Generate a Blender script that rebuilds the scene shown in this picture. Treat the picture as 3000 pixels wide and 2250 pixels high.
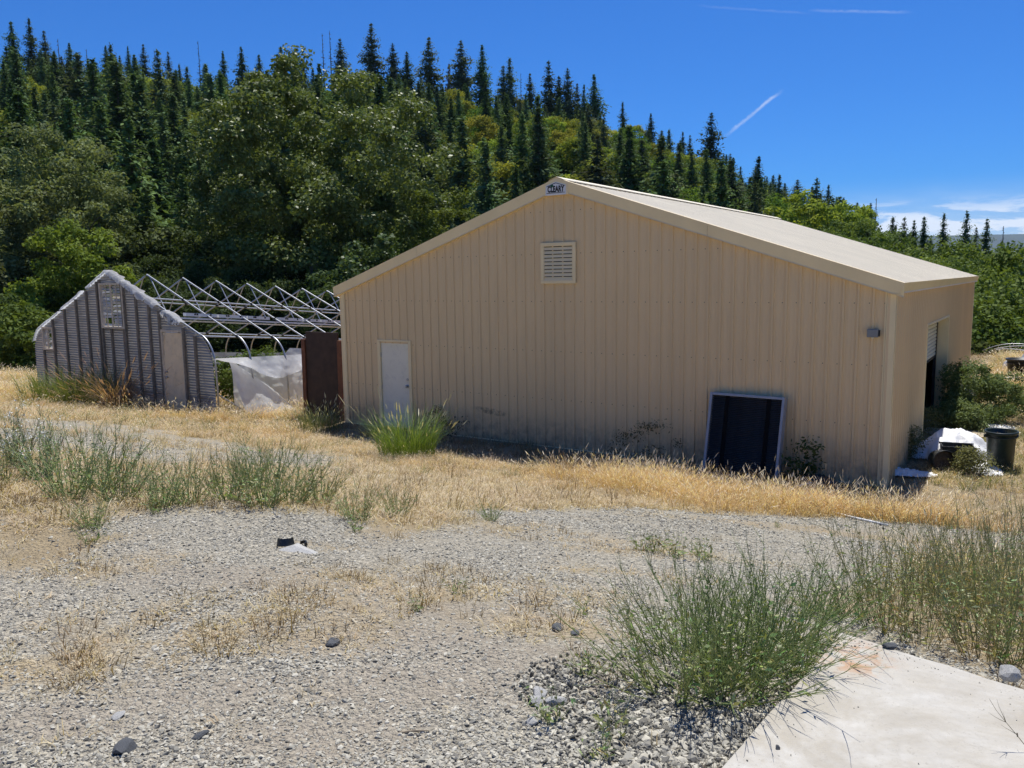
import bpy, math, random
import numpy as np
from mathutils import Vector, Matrix

# ------------------------------------------------------------------ scene, camera, sky, sun
sc = bpy.context.scene
for o in list(bpy.data.objects):
    bpy.data.objects.remove(o)
COL = sc.collection
rng = np.random.default_rng(7)
random.seed(7)

CAM = np.array([14.2766, -13.9963, 3.1752])
YAW, PITCH, ROLL, FPX = 0.5897, -0.1315, -0.0150, 2368.96      # FPX for a 3000 px wide picture


def cam_axes():
    f = np.array([-math.sin(YAW) * math.cos(PITCH), math.cos(YAW) * math.cos(PITCH), math.sin(PITCH)])
    r = np.array([math.cos(YAW), math.sin(YAW), 0.0])
    u = np.cross(r, f)
    r2 = math.cos(ROLL) * r + math.sin(ROLL) * u
    u2 = -math.sin(ROLL) * r + math.cos(ROLL) * u
    return r2, u2, f


CR, CU, CF = cam_axes()
cam = bpy.data.cameras.new('camera')
cam.sensor_width = 36.0
cam.sensor_fit = 'HORIZONTAL'
cam.lens = 36.0 * FPX / 3000.0
cam.clip_start = 0.05
cam.clip_end = 40000.0
camo = bpy.data.objects.new('camera', cam)
COL.objects.link(camo)
M = Matrix(((CR[0], CU[0], -CF[0], CAM[0]), (CR[1], CU[1], -CF[1], CAM[1]), (CR[2], CU[2], -CF[2], CAM[2]), (0, 0, 0, 1)))
camo.matrix_world = M
sc.camera = camo

SUN_EL, SUN_AZ = math.radians(67.0), math.radians(-16.0)        # azimuth from +Y towards +X
SUN_DIR = Vector((math.sin(SUN_AZ) * math.cos(SUN_EL), math.cos(SUN_AZ) * math.cos(SUN_EL), math.sin(SUN_EL)))

sc.view_settings.view_transform = 'Standard'
sc.view_settings.look = 'None'
sc.view_settings.gamma = 1.0
sc.view_settings.use_curve_mapping = False
sc.view_settings.exposure = 0.22

world = bpy.data.worlds.new('World')
sc.world = world
world.use_nodes = True


class NT:
    """small helper to write node trees"""
    def __init__(s, tree):
        s.t = tree
        s.n = tree.nodes
        s.l = tree.links

    def add(s, typ, **kw):
        n = s.n.new(typ)
        for k, v in kw.items():
            setattr(n, k, v)
        return n

    def put(s, sock, v):
        if hasattr(v, 'is_output'):
            s.l.new(v, sock)
        else:
            sock.default_value = v

    def math(s, op, a, b=None, c=None, clamp=False):
        n = s.add('ShaderNodeMath', operation=op, use_clamp=clamp)
        s.put(n.inputs[0], a)
        if b is not None:
            s.put(n.inputs[1], b)
        if c is not None:
            s.put(n.inputs[2], c)
        return n.outputs[0]

    def vdot(s, a, b):
        n = s.add('ShaderNodeVectorMath', operation='DOT_PRODUCT')
        s.put(n.inputs[0], a)
        s.put(n.inputs[1], b)
        return n.outputs['Value']

    def noise(s, vec, scale, detail=3.0, rough=0.55, dist=0.0):
        n = s.add('ShaderNodeTexNoise')
        if vec is not None:
            s.l.new(vec, n.inputs['Vector'])
        n.inputs['Scale'].default_value = scale
        n.inputs['Detail'].default_value = detail
        n.inputs['Roughness'].default_value = rough
        n.inputs['Distortion'].default_value = dist
        return n.outputs['Fac']

    def ramp(s, fac, stops):
        n = s.add('ShaderNodeValToRGB')
        s.l.new(fac, n.inputs[0])
        cr = n.color_ramp
        while len(cr.elements) < len(stops):
            cr.elements.new(0.5)
        for e, (p, c) in zip(cr.elements, stops):
            e.position = p
            e.color = (c[0], c[1], c[2], 1.0) if hasattr(c, '__len__') else (c, c, c, 1.0)
        return n.outputs['Color']

    def mix(s, fac, a, b, blend='MIX'):
        n = s.add('ShaderNodeMix', data_type='RGBA', blend_type=blend)
        s.put(n.inputs[0], fac)
        for sock, v in ((n.inputs[6], a), (n.inputs[7], b)):
            if hasattr(v, 'is_output'):
                s.l.new(v, sock)
            else:
                sock.default_value = (v[0], v[1], v[2], 1.0)
        return n.outputs[2]

    def maprange(s, v, a, b, c=0.0, d=1.0, smooth=False):
        n = s.add('ShaderNodeMapRange', interpolation_type='SMOOTHSTEP' if smooth else 'LINEAR')
        s.put(n.inputs[0], v)
        n.inputs[1].default_value, n.inputs[2].default_value = a, b
        n.inputs[3].default_value, n.inputs[4].default_value = c, d
        return n.outputs[0]

    def attr(s, name):
        return s.add('ShaderNodeAttribute', attribute_name=name)


def px_ray(xd, yd):
    """direction of the view ray through a point of the photograph (2212 px wide)"""
    k = 3000.0 / 2212.0
    d = CF + (xd * k - 1500) / FPX * CR - (yd * k - 1125) / FPX * CU
    return d / np.linalg.norm(d)


def build_world():
    w = NT(world.node_tree)
    w.n.clear()
    out = w.add('ShaderNodeOutputWorld')
    bg = w.add('ShaderNodeBackground')
    sky = w.add('ShaderNodeTexSky', sky_type='NISHITA')
    sky.sun_disc = False
    sky.sun_elevation = SUN_EL
    sky.sun_rotation = SUN_AZ % (2 * math.pi)
    sky.altitude = 600.0
    sky.air_density = 1.0
    sky.dust_density = 0.35
    sky.ozone_density = 2.2
    tc = w.add('ShaderNodeTexCoord')
    v = tc.outputs['Generated']
    sep = w.add('ShaderNodeSeparateXYZ')
    w.l.new(v, sep.inputs[0])
    z = sep.outputs[2]
    # low cumulus and veil along the horizon
    mp = w.add('ShaderNodeMapping')
    mp.inputs['Scale'].default_value = (1.0, 1.0, 4.2)
    w.l.new(v, mp.inputs['Vector'])
    n1 = w.noise(mp.outputs[0], 9.0, 7.0, 0.62, 0.5)
    band = w.math('MULTIPLY', w.maprange(z, 0.005, 0.035, 0, 1, True), w.maprange(z, 0.088, 0.052, 0, 1, True))
    cum = w.math('MULTIPLY', w.maprange(n1, 0.42, 0.56, 0, 1, True), band)
    veil = w.math('MULTIPLY', w.maprange(z, 0.105, 0.03, 0, 0.55, True), w.maprange(n1, 0.30, 0.62, 0.35, 1.0))
    # thin vapour trails high in the sky
    mp2 = w.add('ShaderNodeMapping')
    mp2.inputs['Scale'].default_value = (1.0, 1.0, 1.0)
    w.l.new(v, mp2.inputs['Vector'])
    n2 = w.noise(mp2.outputs[0], 60.0, 4.0, 0.7, 0.3)
    trails = []
    for (a, b, wid, amt) in (((1562, 297), (1694, 192), 0.0030, 0.34), ((1740, 22), (1975, 27), 0.0022, 0.16), ((1500, 12), (1760, 30), 0.0020, 0.07)):
        d1, d2 = px_ray(*a), px_ray(*b)
        nrm = np.cross(d1, d2); nrm /= np.linalg.norm(nrm)
        mid = d1 + d2; mid /= np.linalg.norm(mid)
        tan = np.cross(nrm, mid)
        half = abs(float(np.dot(d2 - d1, tan))) / 2
        jit = w.math('MULTIPLY', w.math('SUBTRACT', n2, 0.5), wid * 2.2)
        off = w.math('ABSOLUTE', w.math('ADD', w.vdot(v, tuple(nrm)), jit))
        across = w.maprange(off, 0.0, wid, 1, 0, True)
        al = w.math('ABSOLUTE', w.vdot(v, tuple(tan)))
        along = w.maprange(al, half * 0.55, half * 1.05, 1, 0, True)
        front = w.math('GREATER_THAN', w.vdot(v, tuple(mid)), 0.0)
        m = w.math('MULTIPLY', w.math('MULTIPLY', across, along), w.math('MULTIPLY', front, w.maprange(n2, 0.3, 0.62, 0.25, 1.0)))
        trails.append(w.math('MULTIPLY', m, amt))
    tr = w.math('ADD', w.math('ADD', trails[0], trails[1]), trails[2])
    fac = w.math('MAXIMUM', w.math('MAXIMUM', w.math('MULTIPLY', cum, 0.85), veil), tr)
    tint = w.mix(1.0, sky.outputs[0], (0.15, 0.445, 0.90), 'MULTIPLY')
    col = w.mix(fac, tint, (7.6, 7.9, 8.4))
    w.l.new(col, bg.inputs['Color'])
    bg.inputs['Strength'].default_value = 0.115
    w.l.new(bg.outputs[0], out.inputs['Surface'])


build_world()
sun = bpy.data.lights.new('sun', 'SUN')
sun.energy = 4.9
sun.angle = math.radians(0.53)
sun.color = (1.0, 0.965, 0.90)
suno = bpy.data.objects.new('sun', sun)
COL.objects.link(suno)
suno.location = (0, 10, 40)
suno.rotation_euler = SUN_DIR.to_track_quat('Z', 'Y').to_euler()

sc.render.engine = 'CYCLES'
cy = sc.cycles
cy.use_denoising = True
cy.max_bounces = 6
cy.diffuse_bounces = 3
cy.glossy_bounces = 3
cy.transmission_bounces = 4
cy.transparent_max_bounces = 12
cy.volume_bounces = 1
cy.caustics_reflective = False
cy.caustics_refractive = False
cy.sample_clamp_indirect = 6.0


# ------------------------------------------------------------------ helpers
def tag(o, label=None, cat=None, group=None, kind=None):
    if label:
        o['label'] = label
    if cat:
        o['category'] = cat
    if group:
        o['group'] = group
    if kind:
        o['kind'] = kind
    return o


def empty(name, loc=(0, 0, 0), rz=0.0):
    o = bpy.data.objects.new(name, None)
    o.empty_display_size = 0.2
    o.location = loc
    o.rotation_euler = (0, 0, rz)
    COL.objects.link(o)
    return o


def link(name, me, parent=None, loc=None, rot=None, scale=None):
    o = bpy.data.objects.new(name, me)
    COL.objects.link(o)
    if parent is not None:
        o.parent = parent
    if loc is not None:
        o.location = loc
    if rot is not None:
        o.rotation_euler = rot
    if scale is not None:
        o.scale = scale if hasattr(scale, '__len__') else (scale,) * 3
    return o


def mesh_np(name, V, F, mat=None, smooth=False, col=None):
    """V (n,3); F list of (m,k) index arrays; col (n,3) point colours"""
    me = bpy.data.meshes.new(name)
    V = np.asarray(V, np.float32)
    if not isinstance(F, (list, tuple)) or (len(F) and np.ndim(F[0]) == 1):
        F = [np.asarray(F, np.int32)]
    F = [np.asarray(f, np.int32) for f in F if len(f)]
    nl = sum(f.size for f in F)
    npoly = sum(len(f) for f in F)
    me.vertices.add(len(V))
    me.vertices.foreach_set('co', V.ravel())
    me.loops.add(nl)
    me.loops.foreach_set('vertex_index', np.concatenate([f.ravel() for f in F]))
    me.polygons.add(npoly)
    tot = np.concatenate([np.full(len(f), f.shape[1], np.int32) for f in F])
    start = np.concatenate([[0], np.cumsum(tot)[:-1]]).astype(np.int32)
    me.polygons.foreach_set('loop_start', start)
    me.polygons.foreach_set('loop_total', tot)
    if smooth:
        me.polygons.foreach_set('use_smooth', np.ones(npoly, bool))
    me.update(calc_edges=True)
    if col is not None:
        a = me.color_attributes.new('Col', 'FLOAT_COLOR', 'POINT')
        c4 = np.ones((len(V), 4), np.float32)
        c4[:, :3] = col
        a.data.foreach_set('color', c4.ravel())
    if mat is not None:
        me.materials.append(mat)
    return me


class MB:
    """collects boxes, tubes, prisms, sheets into one mesh"""
    def __init__(s):
        s.v = []
        s.f = []

    def quad(s, a, b, c, d):
        k = len(s.v)
        s.v += [tuple(a), tuple(b), tuple(c), tuple(d)]
        s.f.append((k, k + 1, k + 2, k + 3))

    def box(s, lo, hi, mat=None):
        (x0, y0, z0), (x1, y1, z1) = lo, hi
        c = [(x0, y0, z0), (x1, y0, z0), (x1, y1, z0), (x0, y1, z0), (x0, y0, z1), (x1, y0, z1), (x1, y1, z1), (x0, y1, z1)]
        if mat is not None:
            c = [tuple(mat @ Vector(q)) for q in c]
        k = len(s.v)
        s.v += c
        for f in ((0, 3, 2, 1), (4, 5, 6, 7), (0, 1, 5, 4), (1, 2, 6, 5), (2, 3, 7, 6), (3, 0, 4, 7)):
            s.f.append(tuple(k + i for i in f))
        return s

    def prism(s, poly, d):
        """poly: list of 3d points, extruded along vector d"""
        k = len(s.v)
        n = len(poly)
        s.v += [tuple(p) for p in poly]
        s.v += [(p[0] + d[0], p[1] + d[1], p[2] + d[2]) for p in poly]
        s.f.append(tuple(range(k + n - 1, k - 1, -1)))
        s.f.append(tuple(range(k + n, k + 2 * n)))
        for i in range(n):
            j = (i + 1) % n
            s.f.append((k + i, k + j, k + n + j, k + n + i))
        return s

    def tube(s, pts, r, n=8, cap=True):
        pts = [Vector(p) for p in pts]
        rr = r if hasattr(r, '__len__') else [r] * len(pts)
        k = len(s.v)
        ref = None
        for i, p in enumerate(pts):
            t = (pts[min(i + 1, len(pts) - 1)] - pts[max(i - 1, 0)])
            t = t.normalized() if t.length > 1e-9 else Vector((0, 0, 1))
            if ref is None or abs(ref.dot(t)) > 0.95:
                ref = Vector((0, 0, 1)) if abs(t.z) < 0.9 else Vector((1, 0, 0))
            a = t.cross(ref).normalized()
            b = t.cross(a).normalized()
            ref = -b if False else ref
            for j in range(n):
                q = 2 * math.pi * j / n
                s.v.append(tuple(p + (a * math.cos(q) + b * math.sin(q)) * rr[i]))
        for i in range(len(pts) - 1):
            for j in range(n):
                j2 = (j + 1) % n
                s.f.append((k + i * n + j, k + i * n + j2, k + (i + 1) * n + j2, k + (i + 1) * n + j))
        if cap:
            s.f.append(tuple(k + j for j in range(n - 1, -1, -1)))
            s.f.append(tuple(k + (len(pts) - 1) * n + j for j in range(n)))
        return s

    def lathe(s, prof, n=24, c=(0, 0, 0)):
        k = len(s.v)
        for (r, z) in prof:
            for j in range(n):
                q = 2 * math.pi * j / n
                s.v.append((c[0] + r * math.cos(q), c[1] + r * math.sin(q), c[2] + z))
        for i in range(len(prof) - 1):
            for j in range(n):
                j2 = (j + 1) % n
                s.f.append((k + i * n + j, k + i * n + j2, k + (i + 1) * n + j2, k + (i + 1) * n + j))
        return s

    def mesh(s, name, mat, smooth=False):
        me = bpy.data.meshes.new(name)
        me.from_pydata(s.v, [], s.f)
        if smooth:
            me.polygons.foreach_set('use_smooth', np.ones(len(me.polygons), bool))
        me.update()
        me.materials.append(mat)
        return me

    def build(s, name, mat, parent=None, smooth=False, **kw):
        return link(name, s.mesh(name, mat, smooth), parent, **kw)


def bevel(o, w=0.006, seg=2):
    m = o.modifiers.new('bevel', 'BEVEL')
    m.width = w
    m.segments = seg
    m.limit_method = 'ANGLE'
    return o


# value noise in numpy, for terrain and masks
_P = rng.random((256, 256))


def vnoise(x, y, s):
    x = np.asarray(x, float) / s + 1000.0
    y = np.asarray(y, float) / s + 1000.0
    xi, yi = np.floor(x).astype(int), np.floor(y).astype(int)
    fx, fy = x - xi, y - yi
    fx, fy = fx * fx * (3 - 2 * fx), fy * fy * (3 - 2 * fy)
    a, b = _P[xi % 256, yi % 256], _P[(xi + 1) % 256, yi % 256]
    c, d = _P[xi % 256, (yi + 1) % 256], _P[(xi + 1) % 256, (yi + 1) % 256]
    return (a * (1 - fx) + b * fx) * (1 - fy) + (c * (1 - fx) + d * fx) * fy - 0.5


def sstep(a, b, x):
    t = np.clip((np.asarray(x, float) - a) / (b - a), 0, 1)
    return t * t * (3 - 2 * t)


# ------------------------------------------------------------------ materials
def new_mat(name):
    m = bpy.data.materials.new(name)
    m.use_nodes = True
    nt = NT(m.node_tree)
    p = m.node_tree.nodes['Principled BSDF']
    return m, nt, p


def simple(name, col, rough=0.6, metal=0.0, var=0.12, scale=6.0, bump=0.0, bscale=40.0, spec=0.5, dirt=None, coords='Object'):
    """a painted / plain surface with slow colour drift and optional fine relief"""
    m, nt, p = new_mat(name)
    tc = nt.add('ShaderNodeTexCoord')
    v = tc.outputs[coords]
    n = nt.noise(v, scale, 5.0, 0.6)
    c0 = tuple(max(0.0, c * (1 - var)) for c in col)
    c1 = tuple(min(1.0, c * (1 + var)) for c in col)
    c = nt.ramp(n, [(0.3, c0), (0.7, c1)])
    if dirt:
        n2 = nt.noise(v, dirt[1], 6.0, 0.7, 0.4)
        c = nt.mix(nt.maprange(n2, 0.52, 0.72, 0, dirt[2]), c, dirt[0])
    nt.l.new(c, p.inputs['Base Color'])
    p.inputs['Roughness'].default_value = rough
    p.inputs['Metallic'].default_value = metal
    p.inputs['Specular IOR Level'].default_value = spec
    if bump:
        b = nt.add('ShaderNodeBump')
        b.inputs['Strength'].default_value = bump
        b.inputs['Distance'].default_value = 0.01
        nt.l.new(nt.noise(v, bscale, 4.0), b.inputs['Height'])
        nt.l.new(b.outputs[0], p.inputs['Normal'])
    return m


def leaf_mat(name, tint=(1, 1, 1), trans=0.35, rough=0.5, spec=0.4, objvar=0.25, hue=0.03):
    """leaves: colour from the mesh's own leaf colours, a little different for each plant"""
    m, nt, p = new_mat(name)
    a = nt.attr('Col')
    oi = nt.add('ShaderNodeObjectInfo')
    hs = nt.add('ShaderNodeHueSaturation')
    nt.l.new(nt.mix(1.0, a.outputs['Color'], tint, 'MULTIPLY'), hs.inputs['Color'])
    nt.l.new(nt.maprange(oi.outputs['Random'], 0, 1, 0.5 - hue, 0.5 + hue), hs.inputs['Hue'])
    r2 = nt.math('FRACT', nt.math('MULTIPLY', oi.outputs['Random'], 7.31))
    nt.l.new(nt.maprange(r2, 0, 1, 1 - objvar, 1 + objvar), hs.inputs['Value'])
    nt.l.new(hs.outputs[0], p.inputs['Base Color'])
    p.inputs['Roughness'].default_value = rough
    p.inputs['Specular IOR Level'].default_value = spec
    t = nt.add('ShaderNodeBsdfTranslucent')
    nt.l.new(nt.mix(1.0, hs.outputs[0], (1.25, 1.2, 0.6), 'MULTIPLY'), t.inputs['Color'])
    mx = nt.add('ShaderNodeMixShader')
    mx.inputs[0].default_value = trans
    nt.l.new(p.outputs[0], mx.inputs[1])
    nt.l.new(t.outputs[0], mx.inputs[2])
    out = nt.n['Material Output']
    nt.l.new(mx.outputs[0], out.inputs['Surface'])
    return m


def steel_wall(name, col):
    m, nt, p = new_mat(name)
    g = nt.add('ShaderNodeNewGeometry')
    v = g.outputs['Position']
    sep = nt.add('ShaderNodeSeparateXYZ')
    nt.l.new(v, sep.inputs[0])
    mp = nt.add('ShaderNodeMapping')
    mp.inputs['Scale'].default_value = (0.8, 0.8, 0.3)
    nt.l.new(v, mp.inputs['Vector'])
    n = nt.noise(mp.outputs[0], 1.6, 6.0, 0.6)
    c = nt.ramp(n, [(0.3, [q * 0.96 for q in col]), (0.7, [q * 1.03 for q in col])])
    oi = nt.add('ShaderNodeObjectInfo')
    c = nt.mix(1.0, c, nt.ramp(oi.outputs['Random'], [(0.0, 0.955), (1.0, 1.0)]), 'MULTIPLY')
    n2 = nt.noise(v, 5.0, 6.0, 0.7, 0.3)
    splash = nt.math('MULTIPLY', nt.maprange(sep.outputs[2], 0.55, -0.3, 0, 1, True), nt.maprange(n2, 0.34, 0.66, 0.1, 0.85))
    c = nt.mix(splash, c, (0.20, 0.165, 0.125))
    # a rubbed smudge low on the front wall
    q = nt.add('ShaderNodeVectorMath', operation='SUBTRACT')
    nt.l.new(v, q.inputs[0])
    q.inputs[1].default_value = (4.35, 0.0, 0.32)
    sp = nt.add('ShaderNodeSeparateXYZ')
    nt.l.new(q.outputs[0], sp.inputs[0])
    ex = nt.math('ADD', nt.math('POWER', nt.math('DIVIDE', sp.outputs[0], 0.55), 2.0), nt.math('POWER', nt.math('DIVIDE', nt.math('ADD', sp.outputs[2], nt.math('MULTIPLY', sp.outputs[0], 0.10)), 0.085), 2.0))
    ex = nt.math('ADD', ex, nt.math('POWER', nt.math('DIVIDE', sp.outputs[1], 0.4), 2.0))
    n3 = nt.noise(v, 11.0, 5.0, 0.75)
    sm = nt.math('MULTIPLY', nt.maprange(ex, 1.0, 0.2, 0, 1, True), nt.maprange(n3, 0.42, 0.62, 0.0, 0.7))
    c = nt.mix(sm, c, (0.10, 0.085, 0.07))
    nt.l.new(c, p.inputs['Base Color'])
    p.inputs['Roughness'].default_value = 0.42
    p.inputs['Specular IOR Level'].default_value = 0.45
    b = nt.add('ShaderNodeBump')
    b.inputs['Strength'].default_value = 0.12
    b.inputs['Distance'].default_value = 0.01
    nt.l.new(nt.noise(v, 1.3, 2.0), b.inputs['Height'])
    nt.l.new(b.outputs[0], p.inputs['Normal'])
    return m


CREAM = (0.83, 0.615, 0.345)
MAT = {}
MAT['wall'] = steel_wall('cream_ribbed_steel', CREAM)
MAT['trim'] = simple('cream_trim_steel', (0.92, 0.74, 0.43), 0.42, var=0.06, scale=1.5, coords='Object')
MAT['roof'] = simple('cream_roof_steel', (0.88, 0.80, 0.63), 0.75, var=0.05, scale=0.8, spec=0.08)
MAT['white_door'] = simple('white_painted_door', (0.87, 0.81, 0.64), 0.45, var=0.04, scale=2.0, dirt=((0.35, 0.32, 0.28), 6.0, 0.25))
MAT['metal'] = simple('satin_metal', (0.50, 0.50, 0.50), 0.32, metal=1.0, var=0.1)
MAT['galv'] = simple('galvanised_pipe', (0.42, 0.43, 0.44), 0.42, metal=0.75, var=0.15, scale=9.0)
MAT['clamp'] = simple('black_clamp', (0.03, 0.03, 0.03), 0.6)
MAT['dark'] = simple('matt_black', (0.012, 0.012, 0.013), 0.55, var=0.3)
MAT['slatblack'] = simple('black_fin', (0.085, 0.085, 0.090), 0.35, var=0.3)
MAT['pvc_black'] = simple('black_plastic', (0.018, 0.020, 0.020), 0.42, var=0.35, scale=12, dirt=((0.16, 0.14, 0.11), 9.0, 0.6))
MAT['can_green'] = simple('dark_green_plastic', (0.012, 0.026, 0.022), 0.4, var=0.3, scale=7, dirt=((0.10, 0.10, 0.085), 7.0, 0.45))
MAT['greybox'] = simple('grey_fixture', (0.24, 0.25, 0.25), 0.5, var=0.08)
MAT['white_pvc'] = simple('white_plastic', (0.80, 0.80, 0.78), 0.4, var=0.05, dirt=((0.5, 0.46, 0.38), 8.0, 0.4))
MAT['wood_grey'] = simple('weathered_lumber', (0.19, 0.165, 0.13), 0.8, var=0.3, scale=14, bump=0.4, bscale=60)
MAT['wood_pale'] = simple('pale_lumber', (0.58, 0.51, 0.40), 0.75, var=0.2, scale=12, bump=0.3, bscale=60)
MAT['brown_ply'] = simple('dark_brown_board', (0.050, 0.026, 0.016), 0.65, var=0.35, scale=5, bump=0.3, dirt=((0.025, 0.015, 0.01), 3.0, 0.7))
MAT['brown_post'] = simple('red_brown_timber', (0.17, 0.062, 0.026), 0.7, var=0.3, scale=8, bump=0.4)
MAT['concrete_in'] = simple('floor_concrete', (0.30, 0.29, 0.27), 0.85, var=0.15)
MAT['sign_white'] = simple('sign_white', (0.78, 0.78, 0.78), 0.4, var=0.03)
MAT['sign_black'] = simple('sign_black', (0.01, 0.01, 0.01), 0.5)
MAT['sign_green'] = simple('sign_green', (0.012, 0.10, 0.05), 0.5)
MAT['bark'] = simple('tree_bark', (0.13, 0.105, 0.08), 0.9, var=0.4, scale=5, bump=0.6, bscale=12)
MAT['bark_pale'] = simple('pale_bark', (0.27, 0.25, 0.21), 0.85, var=0.35, scale=3, bump=0.5, bscale=10)
MAT['snag'] = simple('dead_grey_wood', (0.20, 0.18, 0.16), 0.9, var=0.3, scale=3)
MAT['leaf'] = leaf_mat('broad_leaves', trans=0.28, rough=0.65, spec=0.08, objvar=0.10, hue=0.006)
MAT['leaf_gloss'] = leaf_mat('glossy_cottonwood_leaves', trans=0.25, rough=0.45, spec=0.16, objvar=0.03, hue=0.002)
MAT['needle'] = leaf_mat('conifer_needles', tint=(1.5, 1.45, 1.3), trans=0.18, rough=0.8, spec=0.02, objvar=0.30, hue=0.015)
MAT['madrone'] = leaf_mat('hillside_leaves', trans=0.28, rough=0.8, spec=0.03, objvar=0.25, hue=0.025)
MAT['straw'] = leaf_mat('dry_straw', trans=0.30, rough=0.6, spec=0.3, objvar=0.18, hue=0.012)
MAT['weed'] = leaf_mat('green_stems', trans=0.25, rough=0.5, spec=0.3, objvar=0.15, hue=0.015)


def ground_mat():
    m, nt, p = new_mat('gravel_and_earth')
    g = nt.add('ShaderNodeNewGeometry')
    v = g.outputs['Position']
    att = nt.attr('zone')
    sp = nt.add('ShaderNodeSeparateColor')
    nt.l.new(att.outputs['Color'], sp.inputs[0])
    veg, straw, dirt = sp.outputs[0], sp.outputs[1], sp.outputs[2]
    forest = nt.attr('forest').outputs['Fac']
    # crushed stone: cells of slightly different greys
    vo = nt.add('ShaderNodeTexVoronoi', feature='F1')
    nt.l.new(v, vo.inputs['Vector'])
    vo.inputs['Scale'].default_value = 42.0
    cell = nt.add('ShaderNodeSeparateColor')
    nt.l.new(vo.outputs['Color'], cell.inputs[0])
    vo2 = nt.add('ShaderNodeTexVoronoi', feature='F1')
    nt.l.new(v, vo2.inputs['Vector'])
    vo2.inputs['Scale'].default_value = 110.0
    cell2 = nt.add('ShaderNodeSeparateColor')
    nt.l.new(vo2.outputs['Color'], cell2.inputs[0])
    grey = nt.ramp(cell.outputs[0], [(0.0, (0.26, 0.255, 0.245)), (0.35, (0.37, 0.355, 0.32)), (0.7, (0.45, 0.425, 0.37)), (1.0, (0.58, 0.555, 0.50))])
    grey2 = nt.ramp(cell2.outputs[1], [(0.0, (0.25, 0.24, 0.22)), (0.5, (0.41, 0.385, 0.335)), (1.0, (0.56, 0.53, 0.465))])
    grav = nt.mix(0.42, grey, grey2)
    vo3 = nt.add('ShaderNodeTexVoronoi', feature='F1')
    nt.l.new(v, vo3.inputs['Vector'])
    vo3.inputs['Scale'].default_value = 75.0
    cell3 = nt.add('ShaderNodeSeparateColor')
    nt.l.new(vo3.outputs['Color'], cell3.inputs[0])
    grav = nt.mix(1.0, grav, nt.ramp(cell3.outputs[2], [(0.0, (0.36, 0.36, 0.355)), (0.18, (0.66, 0.66, 0.64)), (0.5, (1.0, 0.99, 0.95)), (0.8, (1.12, 1.10, 1.04)), (1.0, (1.5, 1.47, 1.40))]), 'MULTIPLY')
    big = nt.noise(v, 0.55, 5.0, 0.6)
    grav = nt.mix(nt.maprange(big, 0.35, 0.7, 0, 0.40), grav, (0.37, 0.33, 0.265))
    fine = nt.noise(v, 30.0, 5.0, 0.7)
    grav = nt.mix(1.0, grav, (1.0, 0.975, 0.905), 'MULTIPLY')
    earth = nt.ramp(fine, [(0.3, (0.27, 0.23, 0.17)), (0.7, (0.46, 0.40, 0.31))])
    c = nt.mix(nt.math('MULTIPLY', dirt, nt.maprange(nt.noise(v, 6.0, 5.0, 0.7), 0.35, 0.6, 0.3, 0.95)), grav, earth)
    mpv = nt.noise(v, 70.0, 3.0, 0.8, 1.2)
    strawc = nt.ramp(mpv, [(0.25, (0.26, 0.195, 0.11)), (0.6, (0.46, 0.365, 0.22)), (0.85, (0.60, 0.50, 0.33))])
    patch = nt.noise(v, 3.2, 6.0, 0.72, 0.5)
    sfac = nt.math('MULTIPLY', straw, nt.maprange(patch, 0.40, 0.60, 0.0, 1.0))
    c = nt.mix(nt.math('MULTIPLY', sfac, 0.75), c, strawc)
    vegc = nt.mix(nt.maprange(patch, 0.4, 0.65, 0, 0.6), strawc, (0.22, 0.175, 0.11))
    c = nt.mix(nt.math('MULTIPLY', veg, nt.maprange(patch, 0.25, 0.5, 0.75, 1.0)), c, vegc)
    fn = nt.noise(v, 0.35, 6.0, 0.65)
    forc = nt.ramp(fn, [(0.3, (0.030, 0.035, 0.014)), (0.6, (0.055, 0.060, 0.022)), (0.8, (0.10, 0.085, 0.04))])
    c = nt.mix(forest, c, forc)
    nt.l.new(c, p.inputs['Base Color'])
    p.inputs['Roughness'].default_value = 0.92
    p.inputs['Specular IOR Level'].default_value = 0.25
    b = nt.add('ShaderNodeBump')
    b.inputs['Strength'].default_value = 1.0
    b.inputs['Distance'].default_value = 0.02
    h = nt.math('ADD', nt.math('MULTIPLY', vo.outputs['Distance'], -1.1), nt.math('MULTIPLY', vo2.outputs['Distance'], -0.5))
    h = nt.math('ADD', h, nt.math('MULTIPLY', fine, 0.6))
    nt.l.new(h, b.inputs['Height'])
    nt.l.new(b.outputs[0], p.inputs['Normal'])
    return m


MAT['ground'] = ground_mat()


def stone_mat(name='crushed_stone', dark=1.0):
    m, nt, p = new_mat(name)
    oi = nt.add('ShaderNodeObjectInfo')
    g = nt.add('ShaderNodeNewGeometry')
    c = nt.ramp(oi.outputs['Random'], [(0.0, (0.075, 0.075, 0.073)), (0.16, (0.19, 0.187, 0.175)), (0.40, (0.37, 0.36, 0.32)), (0.75, (0.48, 0.455, 0.395)), (1.0, (0.60, 0.58, 0.52))])
    n = nt.noise(g.outputs['Position'], 90.0, 4.0, 0.7)
    c = nt.mix(nt.maprange(n, 0.3, 0.7, 0.0, 0.4), c, (0.32, 0.29, 0.24))
    c = nt.mix(1.0, c, (dark * 1.02, dark, dark * 0.92), 'MULTIPLY')
    nt.l.new(c, p.inputs['Base Color'])
    p.inputs['Roughness'].default_value = 0.85
    return m


MAT['stone'] = stone_mat()
MAT['stone_grey'] = stone_mat('grey_crushed_rock', 0.52)
MAT['stone_dark'] = simple('dark_rock', (0.10, 0.105, 0.11), 0.75, var=0.35, scale=25, bump=0.6, bscale=50)
MAT['stone_pale'] = simple('pale_rock', (0.46, 0.45, 0.42), 0.85, var=0.25, scale=18, bump=0.6, bscale=50)


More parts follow.
